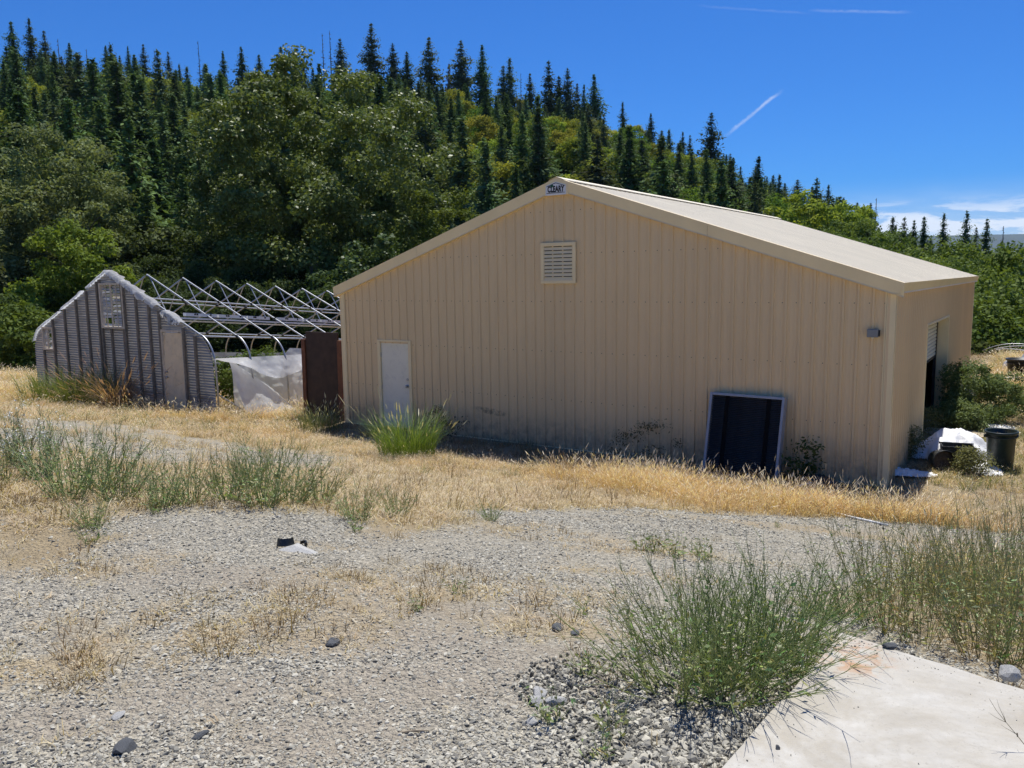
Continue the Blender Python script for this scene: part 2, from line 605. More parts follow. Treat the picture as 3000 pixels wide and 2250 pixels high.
def concrete_mat():
    m, nt, p = new_mat('pale_concrete')
    g = nt.add('ShaderNodeNewGeometry')
    v = g.outputs['Position']
    n = nt.noise(v, 2.2, 7.0, 0.65, 0.6)
    c = nt.ramp(n, [(0.28, (0.44, 0.41, 0.345)), (0.5, (0.57, 0.55, 0.495)), (0.75, (0.64, 0.63, 0.585))])
    n2 = nt.noise(v, 0.9, 5.0, 0.7, 1.0)
    c = nt.mix(nt.maprange(n2, 0.42, 0.62, 0, 0.75), c, (0.37, 0.325, 0.245))
    n4 = nt.noise(v, 60.0, 4.0, 0.8)
    c = nt.mix(nt.maprange(n4, 0.56, 0.72, 0, 0.6), c, (0.28, 0.25, 0.20))
    n5 = nt.noise(v, 9.0, 6.0, 0.75, 0.8)
    c = nt.mix(nt.maprange(n5, 0.35, 0.65, 0.35, 0.0), c, (0.33, 0.31, 0.27))
    # rust stain close to the far corner
    q = nt.add('ShaderNodeVectorMath', operation='DISTANCE')
    nt.l.new(v, q.inputs[0])
    q.inputs[1].default_value = RUST
    n3 = nt.noise(v, 14.0, 5.0, 0.75, 1.0)
    f = nt.math('MULTIPLY', nt.maprange(q.outputs['Value'], 0.24, 0.05, 0, 1, True), nt.maprange(n3, 0.45, 0.62, 0, 0.75))
    c = nt.mix(f, c, (0.42, 0.20, 0.07))
    nt.l.new(c, p.inputs['Base Color'])
    p.inputs['Roughness'].default_value = 0.88
    b = nt.add('ShaderNodeBump')
    b.inputs['Strength'].default_value = 0.35
    b.inputs['Distance'].default_value = 0.006
    nt.l.new(nt.math('ADD', nt.noise(v, 55.0, 5.0, 0.7), nt.noise(v, 4.0, 4.0)), b.inputs['Height'])
    nt.l.new(b.outputs[0], p.inputs['Normal'])
    return m


def film_mat(name, transp, trans, col=(0.82, 0.84, 0.84)):
    m, nt, p = new_mat(name)
    tc = nt.add('ShaderNodeTexCoord')
    n = nt.noise(tc.outputs['Object'], 2.5, 6.0, 0.65)
    c = nt.ramp(n, [(0.3, [q * 0.86 for q in col]), (0.7, col)])
    nt.l.new(c, p.inputs['Base Color'])
    p.inputs['Roughness'].default_value = 0.28
    t = nt.add('ShaderNodeBsdfTranslucent')
    nt.l.new(c, t.inputs['Color'])
    tr = nt.add('ShaderNodeBsdfTransparent')
    m1 = nt.add('ShaderNodeMixShader')
    m1.inputs[0].default_value = trans
    nt.l.new(p.outputs[0], m1.inputs[1])
    nt.l.new(t.outputs[0], m1.inputs[2])
    m2 = nt.add('ShaderNodeMixShader')
    m2.inputs[0].default_value = transp
    nt.l.new(m1.outputs[0], m2.inputs[1])
    nt.l.new(tr.outputs[0], m2.inputs[2])
    nt.l.new(m2.outputs[0], nt.n['Material Output'].inputs['Surface'])
    b = nt.add('ShaderNodeBump')
    b.inputs['Strength'].default_value = 0.5
    b.inputs['Distance'].default_value = 0.03
    nt.l.new(nt.noise(tc.outputs['Object'], 7.0, 5.0, 0.6, 1.5), b.inputs['Height'])
    nt.l.new(b.outputs[0], p.inputs['Normal'])
    return m


MAT['film'] = film_mat('milky_plastic_film', 0.06, 0.60, (0.93, 0.94, 0.94))
MAT['film_edge'] = film_mat('tattered_film', 0.28, 0.60, (0.95, 0.96, 0.96))
MAT['film_thin'] = film_mat('thin_clear_film', 0.45, 0.35)
MAT['tarp'] = simple('white_crumpled_tarp', (0.82, 0.82, 0.82), 0.5, var=0.05, scale=6, bump=0.8, bscale=16)


def poly_mat():
    """old corrugated polycarbonate: grey, scuffed, glossy enough to mirror sky and ground"""
    m, nt, p = new_mat('weathered_polycarbonate')
    tc = nt.add('ShaderNodeTexCoord')
    mp = nt.add('ShaderNodeMapping')
    mp.inputs['Scale'].default_value = (0.8, 1.0, 6.0)
    nt.l.new(tc.outputs['Object'], mp.inputs['Vector'])
    n = nt.noise(mp.outputs[0], 2.2, 6.0, 0.7, 0.6)
    c = nt.ramp(n, [(0.3, (0.21, 0.205, 0.20)), (0.55, (0.33, 0.32, 0.30)), (0.75, (0.47, 0.45, 0.41))])
    nt.l.new(c, p.inputs['Base Color'])
    p.inputs['Roughness'].default_value = 0.30
    p.inputs['Specular IOR Level'].default_value = 0.7
    t = nt.add('ShaderNodeBsdfTranslucent')
    nt.l.new(c, t.inputs['Color'])
    mx = nt.add('ShaderNodeMixShader')
    mx.inputs[0].default_value = 0.22
    nt.l.new(p.outputs[0], mx.inputs[1])
    nt.l.new(t.outputs[0], mx.inputs[2])
    nt.l.new(mx.outputs[0], nt.n['Material Output'].inputs['Surface'])
    return m


MAT['poly'] = poly_mat()

# ------------------------------------------------------------------ terrain
WID, DEP, ZB = 12.19, 14.8, -0.30           # the building: width, depth, level of its foot
FWD = math.atan2(-math.sin(YAW), math.cos(YAW))  # heading of the camera, from +Y towards +X


def az_of(d):
    return math.atan2(d[0], d[1])


_sky_pts = [(-700, 170), (-300, 160), (0, 172), (200, 190), (400, 212), (600, 212), (800, 215), (1000, 238), (1200, 262), (1400, 322), (1600, 412), (1750, 462), (1900, 532), (2050, 582), (2212, 602), (2500, 602), (3200, 580)]
_sk = []
for xx, yy in _sky_pts:
    d = px_ray(xx, yy)
    _sk.append((az_of(d), d[2] / math.hypot(d[0], d[1])))
SK_AZ = np.array([s[0] for s in _sk])
SK_T = np.array([s[1] for s in _sk])
R_AZ = np.array([az_of(px_ray(x, 600)) for x in (-700, 0, 1000, 1500, 2000, 3200)])
R_V = np.array([340.0, 340.0, 330.0, 300.0, 260.0, 260.0])


def ground_z(x, y):
    x, y = np.asarray(x, float), np.asarray(y, float)
    s = -y
    prof = np.interp(s, [-60, 0.6, 2, 4, 6, 8, 10, 11.2, 14, 20, 60], [-0.30, -0.30, -0.22, 0.08, 0.50, 0.96, 1.38, 1.545, 1.58, 1.56, 1.3])
    # the yard falls away behind and to the left
    left = sstep(0.5, -2.5, x)
    prof = prof + left * np.clip(-0.089 * np.clip(y + 1.5, 0, 40), -3.2, 0) + left * 0.12 * sstep(-6, -1, y)
    dx, dy = x - CAM[0], y - CAM[1]
    r = np.hypot(dx, dy)
    az = np.arctan2(dx, dy)
    azc = np.clip(az, SK_AZ[0], SK_AZ[-1])
    R = np.interp(azc, R_AZ, R_V)
    T = np.interp(azc, SK_AZ, SK_T)
    zb = -3.2
    zr = CAM[2] + T * R
    t = (r - 100.0) / (R - 100.0)
    hill = zb + (zr - zb) * np.clip(t, 0, 1) * (1 - 0.0 * t)
    hill = np.where(t > 1, zr - (r - R) * 0.16 * (1 + 0 * r), hill)
    hill = np.maximum(hill, -25.0)
    w = sstep(36, 62, r)
    z = prof * (1 - w) + hill * w
    far = sstep(60, 140, r)
    z = z + far * (vnoise(x, y, 45.0) * 9 + vnoise(x, y, 17.0) * 3.0) * sstep(900, 340, r)
    near = 1 - sstep(25, 60, r)
    z = z + near * (vnoise(x, y, 2.3) * 0.05 + vnoise(x, y, 0.7) * 0.022) * sstep(-0.2, -1.5, y)
    return z


def gz(x, y):
    return float(ground_z(x, y))


def G(xd, yd, lift=0.0):
    """where the view ray of a photograph point meets the ground"""
    d = px_ray(xd, yd)
    t = np.concatenate([np.arange(1.0, 60, 0.02), np.arange(60, 400, 0.5)])
    P = CAM + t[:, None] * d
    h = P[:, 2] - lift - ground_z(P[:, 0], P[:, 1])
    i = int(np.argmax(h < 0))
    q = P[i]
    return np.array([q[0], q[1], gz(q[0], q[1])])


def at_dist(xd, yd, dist):
    d = px_ray(xd, yd)
    return CAM + d * dist / math.hypot(d[0], d[1])


def project(P):
    """photograph coordinates (2212 px wide) of world points"""
    d = np.atleast_2d(P) - CAM
    z = d @ CF
    k = 2212.0 / 3000.0
    return np.stack([(1500 + FPX * (d @ CR) / z) * k, (1125 - FPX * (d @ CU) / z) * k], 1)


def inside(poly, x, y):
    x, y = np.asarray(x), np.asarray(y)
    c = np.zeros(x.shape, bool)
    n = len(poly)
    for i in range(n):
        x0, y0 = poly[i][:2]
        x1, y1 = poly[(i + 1) % n][:2]
        m = ((y0 > y) != (y1 > y))
        with np.errstate(divide='ignore', invalid='ignore'):
            xi = (x1 - x0) * (y - y0) / (y1 - y0 + 1e-12) + x0
        c ^= m & (x < xi)
    return c


def gpoly(pts):
    return [G(a, b)[:2] for a, b in pts]


# zones of the yard, traced on the ground
Z_BELT = [(-60, -0.2), (-60, -9.5)] + [tuple(q) for q in gpoly([(-60, 1215), (0, 1205), (150, 1185), (330, 1125), (500, 1095), (700, 1100), (850, 1135), (1050, 1105), (1250, 1095), (1500, 1105), (1750, 1118), (1950, 1135), (2212, 1125)])] + [(40, -5.5), (70, 60), (-70, 60)]
Z_TRACK = gpoly([(-40, 900), (120, 902), (250, 915), (400, 940), (560, 965), (740, 988), (720, 1012), (450, 1010), (250, 1003), (-40, 975)])
Z_RIGHT = gpoly([(1790, 1330), (1900, 1290), (2050, 1262), (2280, 1225), (2340, 1500), (2200, 1490), (2050, 1440), (1830, 1365)])
Z_COARSE = gpoly([(1330, 1430), (1680, 1470), (1570, 1690), (1060, 1690), (1100, 1560)])
STRAW_SPOTS = [(900, 1265, 1.0, 0.45), (1000, 1250, 0.6, 0.3), (620, 1320, 1.1, 0.35), (480, 1375, 1.0, 0.3), (730, 1305, 0.8, 0.25), (90, 1440, 0.8, 0.3), (300, 1430, 0.4, 0.15), (1140, 1350, 0.6, 0.3), (1180, 1290, 0.7, 0.4), (1240, 1360, 0.35, 0.25), (200, 1225, 0.6, 0.25), (1450, 1200, 1.2, 0.3), (330, 1340, 0.6, 0.2), (1700, 1140, 2.5, 0.4), (1080, 1140, 1.8, 0.6), (690, 1180, 0.35, 0.2), (1330, 1240, 0.7, 0.25)]
DIRT_SPOTS = [(700, 1600, 0.55, 0.25), (900, 1480, 0.7, 0.3), (850, 1380, 0.8, 0.25), (1120, 1420, 0.6, 0.25), (420, 1500, 0.6, 0.25), (1000, 1330, 1.0, 0.3), (150, 1560, 0.5, 0.2), (1900, 1160, 2.5, 0.5), (600, 1250, 1.2, 0.3), (1250, 1480, 0.5, 0.3)]


def spot_w(spots, x, y):
    w = np.zeros(np.shape(x))
    for (a, b, rx, ry) in spots:
        c = G(a, b)
        # spots lie along the direction of the track, across the view
        ux, uy = math.cos(YAW), math.sin(YAW)
        dx, dy = x - c[0], y - c[1]
        e = np.hypot((dx * ux + dy * uy) / rx, (-dx * uy + dy * ux) / ry)
        w = np.maximum(w, 1 - sstep(0.35, 1.15, e))
    return w


def soft_inside(poly, x, y, rad=0.35, n=7):
    a = np.zeros(np.shape(x))
    jx = vnoise(x, y, 0.9) * 1.2 + vnoise(x, y, 0.3) * 0.4
    jy = vnoise(x + 57, y, 0.9) * 1.2 + vnoise(x + 57, y, 0.3) * 0.4
    for i in range(n):
        q = 2.399 * i
        rr = rad * math.sqrt((i + 0.5) / n)
        a += inside(poly, x + jx + rr * math.cos(q), y + jy + rr * math.sin(q))
    return a / n


def zones(x, y):
    veg = soft_inside(Z_BELT, x, y)
    track = soft_inside(Z_TRACK, x, y, 0.5)
    veg = veg * (1 - 0.9 * track)
    veg = np.maximum(veg, soft_inside(Z_RIGHT, x, y))
    straw = np.maximum(spot_w(STRAW_SPOTS, x, y), veg * 0.6)
    dirt = spot_w(DIRT_SPOTS, x, y)
    return veg, straw, dirt, track


def build_ground():
    rad = np.concatenate([np.linspace(0.3, 2.2, 8), np.geomspace(2.4, 20, 150), np.geomspace(20.4, 400, 150), np.geomspace(420, 9000, 40)])
    # dense sector ahead, coarser behind
    a = np.concatenate([np.linspace(-0.85, 0.85, 520), np.linspace(0.87, 2 * math.pi - 0.87, 150)]) + FWD
    nr, na = len(rad), len(a)
    RR, AA = np.meshgrid(rad, a, indexing='ij')
    X = CAM[0] + RR * np.sin(AA)
    Y = CAM[1] + RR * np.cos(AA)
    Z = ground_z(X, Y)
    V = np.stack([X, Y, Z], -1).reshape(-1, 3)
    V = np.vstack([V, [[CAM[0], CAM[1], gz(CAM[0], CAM[1])]]])
    i, j = np.meshgrid(np.arange(nr - 1), np.arange(na), indexing='ij')
    j2 = (j + 1) % na
    F = np.stack([i * na + j, (i + 1) * na + j, (i + 1) * na + j2, i * na + j2], -1).reshape(-1, 4)[:, ::-1]
    jj = np.arange(na)
    T = np.stack([jj, (jj + 1) % na, np.full(na, nr * na)], -1)
    me = mesh_np('ground', V, [F, T[:, ::-1]], MAT['ground'], smooth=True)
    x, y = V[:, 0], V[:, 1]
    r = np.hypot(x - CAM[0], y - CAM[1])
    n = len(V)
    zc = np.zeros((n, 4), np.float32)
    zc[:, 3] = 1
    near = r < 45
    veg, straw, dirt, _ = zones(x[near], y[near])
    zc[near, 0], zc[near, 1], zc[near, 2] = veg, straw, dirt
    zc[~near, 0] = 1
    at = me.color_attributes.new('zone', 'FLOAT_COLOR', 'POINT')
    at.data.foreach_set('color', zc.ravel())
    f = me.attributes.new('forest', 'FLOAT', 'POINT')
    f.data.foreach_set('value', sstep(40, 60, r).astype(np.float32))
    o = link('ground', me)
    tag(o, kind='structure')


build_ground()


def build_mountains():
    """blue ranges far down the valley"""
    m = simple('far_forested_range', (0.045, 0.06, 0.04), 0.9, var=0.3, scale=0.002)
    for k, (dist, base, amp, seed) in enumerate(((7800.0, 0.036, 0.012, 3), (5200.0, 0.020, 0.010, 11))):
        az = np.linspace(-1.7, 1.7, 260) + FWD
        h = np.zeros(len(az))
        for q, s in enumerate((0.35, 0.16, 0.07, 0.03)):
            h += vnoise(az * 1.0 + seed, np.full(len(az), seed * 3.7), s) * (0.5 ** q) * 2
        top = CAM[2] + dist * np.clip(base + amp * (h + 0.4), 0.004, 1)
        V, F = [], []
        for i, a in enumerate(az):
            sx, cx = math.sin(a), math.cos(a)
            for (rr, zz) in ((dist - 1500, -30.0), (dist - 600, top[i] * 0.55), (dist, top[i]), (dist + 900, -30.0)):
                V.append((CAM[0] + rr * sx, CAM[1] + rr * cx, zz))
        for i in range(len(az) - 1):
            for j in range(3):
                F.append((i * 4 + j, (i + 1) * 4 + j, (i + 1) * 4 + j + 1, i * 4 + j + 1))
        o = link('mountains', mesh_np('mountains', V, np.array(F), m, True))
        tag(o, kind='structure')


build_mountains()

# ------------------------------------------------------------------ metal building
ZR, RUN = 5.04, 0.3325                 # ridge level, roof slope
CX = WID / 2
PITCHRIB = 0.2286


def roof_z(x):
    return ZR - RUN * abs(x - CX)


def rib_points(a, b, origin=0.0, breaks=()):
    """(position, height) along a ribbed steel sheet between a and b"""
    pts = {}
    prof = [(-0.028, 0), (-0.016, 0.027), (0.016, 0.027), (0.028, 0), (0.058, 0), (0.068, 0.004), (0.084, 0.004), (0.094, 0), (0.135, 0), (0.145, 0.004), (0.161, 0.004), (0.171, 0)]
    k0 = int(math.floor((a - origin) / PITCHRIB)) - 1
    k1 = int(math.ceil((b - origin) / PITCHRIB)) + 1
    full = []
    for k in range(k0, k1 + 1):
        for (q, h) in prof:
            full.append((origin + k * PITCHRIB + q, h))
    fx = np.array([q for q, _ in full])
    fh = np.array([h for _, h in full])
    sel = [q for q in fx if a + 1e-4 < q < b - 1e-4] + [a, b] + [q for q in breaks if a < q < b]
    sel = sorted(set(round(float(q), 5) for q in sel))
    return [(q, float(np.interp(q, fx, fh))) for q in sel]


def ribbed_panels(parent, name, a, b, width, zlo, ztop, place, mat, openings=()):
    """one object for every steel panel; openings = (a0, a1, z0, z1)"""
    n = int(round((b - a) / width))
    for i in range(n):
        p0 = a + (b - a) * i / n
        p1 = a + (b - a) * (i + 1) / n
        br = []
        for op in openings:
            br += [op[0], op[1]]
        brk = [CX] if name == 'wall_panel' else []
        pts = rib_points(p0, p1, a, br + brk)
        mb = MB()
        for (qa, ha), (qb, hb) in zip(pts[:-1], pts[1:]):
            mid = (qa + qb) / 2
            spans = [(None, None)]
            for op in openings:
                if op[0] < mid < op[1]:
                    spans = [(op[3], None)] + ([(None, op[2])] if op[2] > zlo else [])
            for lo, hi in spans:
                la = zlo if lo is None else lo
                ta = ztop(qa) if hi is None else hi
                tb = ztop(qb) if hi is None else hi
                mb.quad(place(qa, ha, la), place(qb, hb, la), place(qb, hb, tb), place(qa, ha, ta))
        mb.build(name, mat, parent)


def screws(parent, places):
    """rows of hex screw heads, too small to pick apart singly"""
    mb = MB()
    for (p, n) in places:
        p = Vector(p)
        n = Vector(n)
        mb.tube([p, p + n * 0.006, p + n * 0.0065], [0.010, 0.0095, 0.003], 6, True)
    o = mb.build('screw_heads', MAT['screw'], parent)
    o['kind'] = 'stuff'


MAT['screw'] = simple('screw_head', (0.26, 0.20, 0.14), 0.5, metal=0.3)


def build_building():
    B = empty('steel_building', (0, 0, ZB))
    tag(B, 'large cream ribbed steel building with white door, gable vent and pale metal roof', 'building')
    B.location = (0, 0, 0)
    dx0, dx1, dz = 1.20, 2.12, 1.70                 # walk-in door opening
    oy0, oy1, oz = 4.1, 8.0, 2.07                   # roll-up opening in the right wall
    # walls
    ribbed_panels(B, 'wall_panel', 0.0, WID, 0.914, ZB - 0.12, lambda x: roof_z(x) - 0.06, lambda q, h, z: (q, -h, z), MAT['wall'], [(dx0, dx1, -9, dz)])
    ribbed_panels(B, 'side_wall_panel', 0.0, DEP, 0.914, ZB - 0.12, lambda y: roof_z(WID) - 0.04, lambda q, h, z: (WID + h, q, z), MAT['wall'], [(oy0, oy1, -9, oz)])
    ribbed_panels(B, 'side_wall_panel', 0.0, DEP, 0.914, ZB - 1.6, lambda y: roof_z(0) - 0.04, lambda q, h, z: (-h, q, z), MAT['wall'])
    ribbed_panels(B, 'wall_panel', 0.0, WID, 0.914, ZB - 1.6, lambda x: roof_z(x) - 0.06, lambda q, h, z: (q, DEP + h, z), MAT['wall'])
    # roof, ribs running from ridge to eave
    ov = 0.12
    nx, nz = RUN / math.hypot(1, RUN), 1 / math.hypot(1, RUN)
    for side in (1, -1):
        def place(q, h, s, side=side):
            x = s
            h = h * 0.60        # roof ribs lowered so their shaded sides darken the sheet less
            return (CX + side * x + side * nx * h, q, ZR - RUN * x + nz * h)
        ribbed_panels(B, 'roof_panel', -0.10, DEP + 0.10, 0.914, 0.0, lambda y: CX + ov, place, MAT['roof'])
    # ridge cap
    mb = MB()
    for side in (1, -1):
        a = (CX, -0.13, ZR + 0.058)
        b = (CX + side * 0.16, -0.13, ZR + 0.058 - RUN * 0.16 - 0.006)
        c = (CX + side * 0.165, -0.13, ZR - RUN * 0.165 + 0.034)
        for (p, q) in ((a, b), (b, c)):
            mb.quad(p, q, (q[0], DEP + 0.13, q[2]), (p[0], DEP + 0.13, p[2]))
    mb.build('ridge_cap', MAT['roof'], B)
    # rake trim on the gable, two lengths on each slope, each with a lower lip
    th, gap = 0.205, 0.004
    for side in (1, -1):
        segs = ((0.26, 3.05), (3.056, CX + ov + 0.025)) if side == 1 else ((0.26, 3.6), (3.606, CX + ov + 0.025))
        for (s0, s1) in segs:
            mb = MB()
            x0, x1 = CX + side * s0, CX + side * s1
            z0, z1 = ZR - RUN * s0 + 0.030, ZR - RUN * s1 + 0.030
            yf, yb = -0.118, 0.0
            # face
            mb.quad((x0, yf, z0), (x1, yf, z1), (x1, yf + 0.022, z1 - th), (x0, yf + 0.022, z0 - th))
            # top flange over the roof
            mb.quad((x0, yf, z0), (x1, yf, z1), (x1, yf + 0.09, z1 + 0.004), (x0, yf + 0.09, z0 + 0.004))
            # drip lip then soffit to the wall
            mb.quad((x0, yf + 0.022, z0 - th), (x1, yf + 0.022, z1 - th), (x1, yf + 0.010, z1 - th - 0.022), (x0, yf + 0.010, z0 - th - 0.022))
            mb.quad((x0, yf + 0.010, z0 - th - 0.022), (x1, yf + 0.010, z1 - th - 0.022), (x1, yb, z1 - th - 0.030), (x0, yb, z0 - th - 0.030))
            mb.build('rake_trim', MAT['trim'], B)
    # the piece under the ridge that carries the sign
    mb = MB()
    zz = lambda x: roof_z(x) + 0.030
    mb.prism([(CX - 0.262, -0.116, zz(CX - 0.262) - 0.235), (CX + 0.262, -0.116, zz(CX + 0.262) - 0.235), (CX + 0.262, -0.116, zz(CX + 0.262)), (CX, -0.116, zz(CX) + 0.02), (CX - 0.262, -0.116, zz(CX - 0.262))], (0, 0.112, 0))
    mb.build('gable_cap', MAT['trim'], B)
    # eave trims
    for side in (1, -1):
        xe = CX + side * (CX + ov + 0.012)
        ze = ZR - RUN * (CX + ov) + 0.022
        mb = MB()
        for (p, q) in (((xe, ze), (xe - side * 0.045, ze - 0.150)), ((xe - side * 0.045, ze - 0.150), (xe - side * 0.038, ze - 0.168)), ((xe - side * 0.038, ze - 0.168), (xe - side * (ov + 0.01), ze - 0.172))):
            mb.quad((p[0], -0.112, p[1]), (p[0], DEP + 0.11, p[1]), (q[0], DEP + 0.11, q[1]), (q[0], -0.112, q[1]))
        mb.build('eave_trim', MAT['trim'], B)
    # corner trims
    for (x, sx) in ((WID, 1), (0.0, -1)):
        for (y, sy) in ((0.0, -1), (DEP, 1)):
            mb = MB()
            top = roof_z(x) - 0.13
            lo = ZB - 0.10 if x > 1 else ZB - (0.1 if y < 1 else 1.5)
            e = 0.026
            xo, yo = x + sx * e, y + sy * e
            w = 0.13
            for (p, q) in (((xo - sx * w, yo), (xo, yo)), ((xo, yo), (xo, yo - sy * w)), ((xo - sx * w, yo), (xo - sx * w, yo - sy * 0.022)), ((xo, yo - sy * w), (xo - sx * 0.022, yo - sy * w))):
                mb.quad((p[0], p[1], lo), (q[0], q[1], lo), (q[0], q[1], top), (p[0], p[1], top))
            # the hemmed inner bead
            mb.box((min(xo - sx * (w + 0.028), xo - sx * (w + 0.006)), min(yo, yo - sy * 0.018), lo), (max(xo - sx * (w + 0.028), xo - sx * (w + 0.006)), max(yo, yo - sy * 0.018), top))
            mb.build('corner_trim', MAT['trim'], B)
    # base flashing
    MB().box((0.12, -0.024, ZB - 0.10), (dx0 - 0.07, -0.0205, ZB + 0.02)).build('base_trim', MAT['trim'], B)
    MB().box((dx1 + 0.07, -0.024, ZB - 0.10), (WID - 0.12, -0.0205, ZB + 0.02)).build('base_trim', MAT['trim'], B)
    # concrete floor inside
    MB().box((0.05, 0.05, ZB - 0.5), (WID - 0.05, DEP - 0.05, ZB + 0.02)).build('floor_slab', MAT['concrete_in'], B)
    # screw rows on front and right wall
    pl = []
    for z in (0.692, 1.677, 2.676, 3.62, 4.45):
        for k in range(1, 54):
            x = k * PITCHRIB - PITCHRIB * 0.28
            if z < roof_z(x) - 0.32 and not (dx0 - 0.1 < x < dx1 + 0.1 and z < dz + 0.05) and not (5.6 < x < 6.55 and 2.95 < z < 3.9):
                pl.append(((x, 0.0, z), (0, -1, 0)))
        if z < 2.7:
            for k in range(1, 64):
                y = k * PITCHRIB - PITCHRIB * 0.28
                if not (oy0 - 0.1 < y < oy1 + 0.1 and z < oz + 0.05):
                    pl.append(((WID, y, z), (1, 0, 0)))
    screws(B, pl)
    # walk-in door
    fr = MB()
    for (lo, hi) in (((dx0 - 0.055, -0.034, ZB - 0.05), (dx0 + 0.028, 0.10, dz + 0.028)), ((dx1 - 0.028, -0.034, ZB - 0.05), (dx1 + 0.055, 0.10, dz + 0.028)), ((dx0 - 0.055, -0.0345, dz + 0.0285), (dx1 + 0.055, 0.10, dz + 0.075))):
        fr.box(lo, hi)
    d = link('door', MB().box((dx0 + 0.034, 0.012, ZB + 0.02), (dx1 - 0.034, 0.056, dz + 0.018)).mesh('door', MAT['white_door']), B)
    bevel(d, 0.003)
    f = fr.build('door_frame', MAT['trim'], B)
    bevel(f, 0.004)
    kx = dx1 - 0.105
    mb = MB()
    mb.tube([(kx, 0.014, 0.72), (kx, 0.004, 0.72)], 0.038, 16)
    mb.tube([(kx, 0.004, 0.72), (kx, -0.03, 0.72)], 0.014, 10)
    mb.tube([(kx, -0.028, 0.72), (kx, -0.036, 0.72), (kx, -0.058, 0.72), (kx, -0.066, 0.72)], [0.016, 0.030, 0.030, 0.018], 16)
    mb.build('door_knob', MAT['metal'], d, True)
    mb = MB()
    mb.tube([(kx, 0.014, 0.87), (kx, -0.004, 0.87), (kx, -0.010, 0.87)], [0.032, 0.030, 0.020], 16)
    mb.build('deadbolt', MAT['metal'], d, True)
    for z in (-0.1, 0.66, 1.42):
        MB().tube([(dx0 + 0.030, -0.004, z - 0.05), (dx0 + 0.030, -0.004, z + 0.05)], 0.010, 8).build('hinge', MAT['metal'], d)
    # gable vent
    vx0, vx1, vz0, vz1 = 5.68, 6.48, 3.03, 3.84
    vent = MB().box((vx0 + 0.03, -0.020, vz0 + 0.03), (vx1 - 0.03, -0.0195, vz1 - 0.03)).build('vent', MAT['dark'], B)
    mb = MB()
    e = 0.075
    mb.box((vx0, -0.060, vz0), (vx1, -0.0188, vz0 + e)).box((vx0, -0.060, vz1 - e), (vx1, -0.0188, vz1)).box((vx0, -0.0603, vz0 + e), (vx0 + e, -0.0188, vz1 - e)).box((vx1 - e, -0.0603, vz0 + e), (vx1, -0.0188, vz1 - e))
    bevel(mb.build('vent_frame', MAT['trim'], vent), 0.008)
    ns = 9
    for i in range(ns):
        z = vz0 + e + (vz1 - vz0 - 2 * e) * (i + 0.0) / ns
        hh = (vz1 - vz0 - 2 * e) / ns
        MB().prism([(vx0 + e + 0.001, -0.056, z), (vx0 + e + 0.001, -0.050, z), (vx0 + e + 0.001, -0.024, z + hh * 0.80), (vx0 + e + 0.001, -0.031, z + hh * 0.80)], (vx1 - vx0 - 2 * e - 0.002, 0, 0)).build('louvre_slat', MAT['trim'], vent)
    # lamp box by the right corner
    lb = MB().box((11.82, -0.115, 2.135), (11.985, -0.020, 2.265)).build('wall_light', MAT['greybox'], B)
    bevel(lb, 0.012)
    MB().box((11.986, -0.08, 2.15), (12.006, -0.02, 2.25)).build('sensor', MAT['dark'], lb)
    MB().tube([(11.90, -0.06, 2.136), (11.90, -0.06, 2.118)], 0.02, 10).build('lens', MAT['white_pvc'], lb)
    # roll-up opening: deep jambs, header, curtain half way up, guides
    t = 0.21
    jm = MB().box((WID - t, oy1, ZB), (WID + 0.03, oy1 + 0.05, oz + 0.05))
    bevel(jm.build('door_jamb', MAT['trim'], B), 0.006)
    jm = MB().box((WID - t, oy0 - 0.05, ZB), (WID + 0.03, oy0, oz + 0.05))
    bevel(jm.build('door_jamb', MAT['trim'], B), 0.006)
    jm = MB().box((WID - t, oy0 + 0.001, oz), (WID + 0.0305, oy1 - 0.001, oz + 0.0495))
    bevel(jm.build('door_header', MAT['trim'], B), 0.006)
    cur = MB()
    zc = 1.15
    n = 12
    ru = None
    for i in range(n):
        z0 = zc + (oz + 0.12 - zc) * i / n
        z1 = zc + (oz + 0.12 - zc) * (i + 1) / n - 0.006
        s = MB().prism([(WID - t - 0.03, oy0 + 0.03, z0), (WID - t - 0.012, oy0 + 0.03, z0 + 0.012), (WID - t - 0.012, oy0 + 0.03, z1 - 0.012), (WID - t - 0.03, oy0 + 0.03, z1)], (0, oy1 - oy0 - 0.06, 0))
        if ru is None:
            ru = s.build('roll_up_door', MAT['white_door'], B)
        else:
            s.build('door_slat', MAT['white_door'], ru)
    MB().box((WID - t - 0.05, oy0 + 0.01, zc - 0.05), (WID - t - 0.008, oy1 - 0.01, zc - 0.004)).build('bottom_bar', MAT['dark'], ru)
    MB().box((WID - t - 0.06, oy1 - 0.07, ZB + 0.02), (WID - t - 0.002, oy1 - 0.012, oz)).build('door_guide', MAT['dark'], B)
    MB().box((WID - t - 0.06, oy0 + 0.012, ZB + 0.02), (WID - t - 0.002, oy0 + 0.07, oz)).build('door_guide', MAT['dark'], B)
    MB().tube([(WID - t - 0.5, 6.3, ZB), (WID - t - 0.4, 6.3, 1.3)], 0.025, 8).build('steel_post', MAT['galv'], B)
    return B


build_building()


def text_mesh(body, size, mat, extrude=0.002, squeeze=0.8):
    cu = bpy.data.curves.new('lettering', 'FONT')
    cu.body = body
    cu.size = size
    cu.extrude = extrude
    cu.offset = 0.0085 * size / 0.2
    cu.align_x = 'CENTER'
    cu.space_character = 1.05
    o = bpy.data.objects.new('lettering', cu)
    COL.objects.link(o)
    dg = bpy.context.evaluated_depsgraph_get()
    me = bpy.data.meshes.new_from_object(o.evaluated_get(dg))
    bpy.data.objects.remove(o)
    me.materials.clear()
    me.materials.append(mat)
    for v in me.vertices:
        v.co.x *= squeeze
    return me


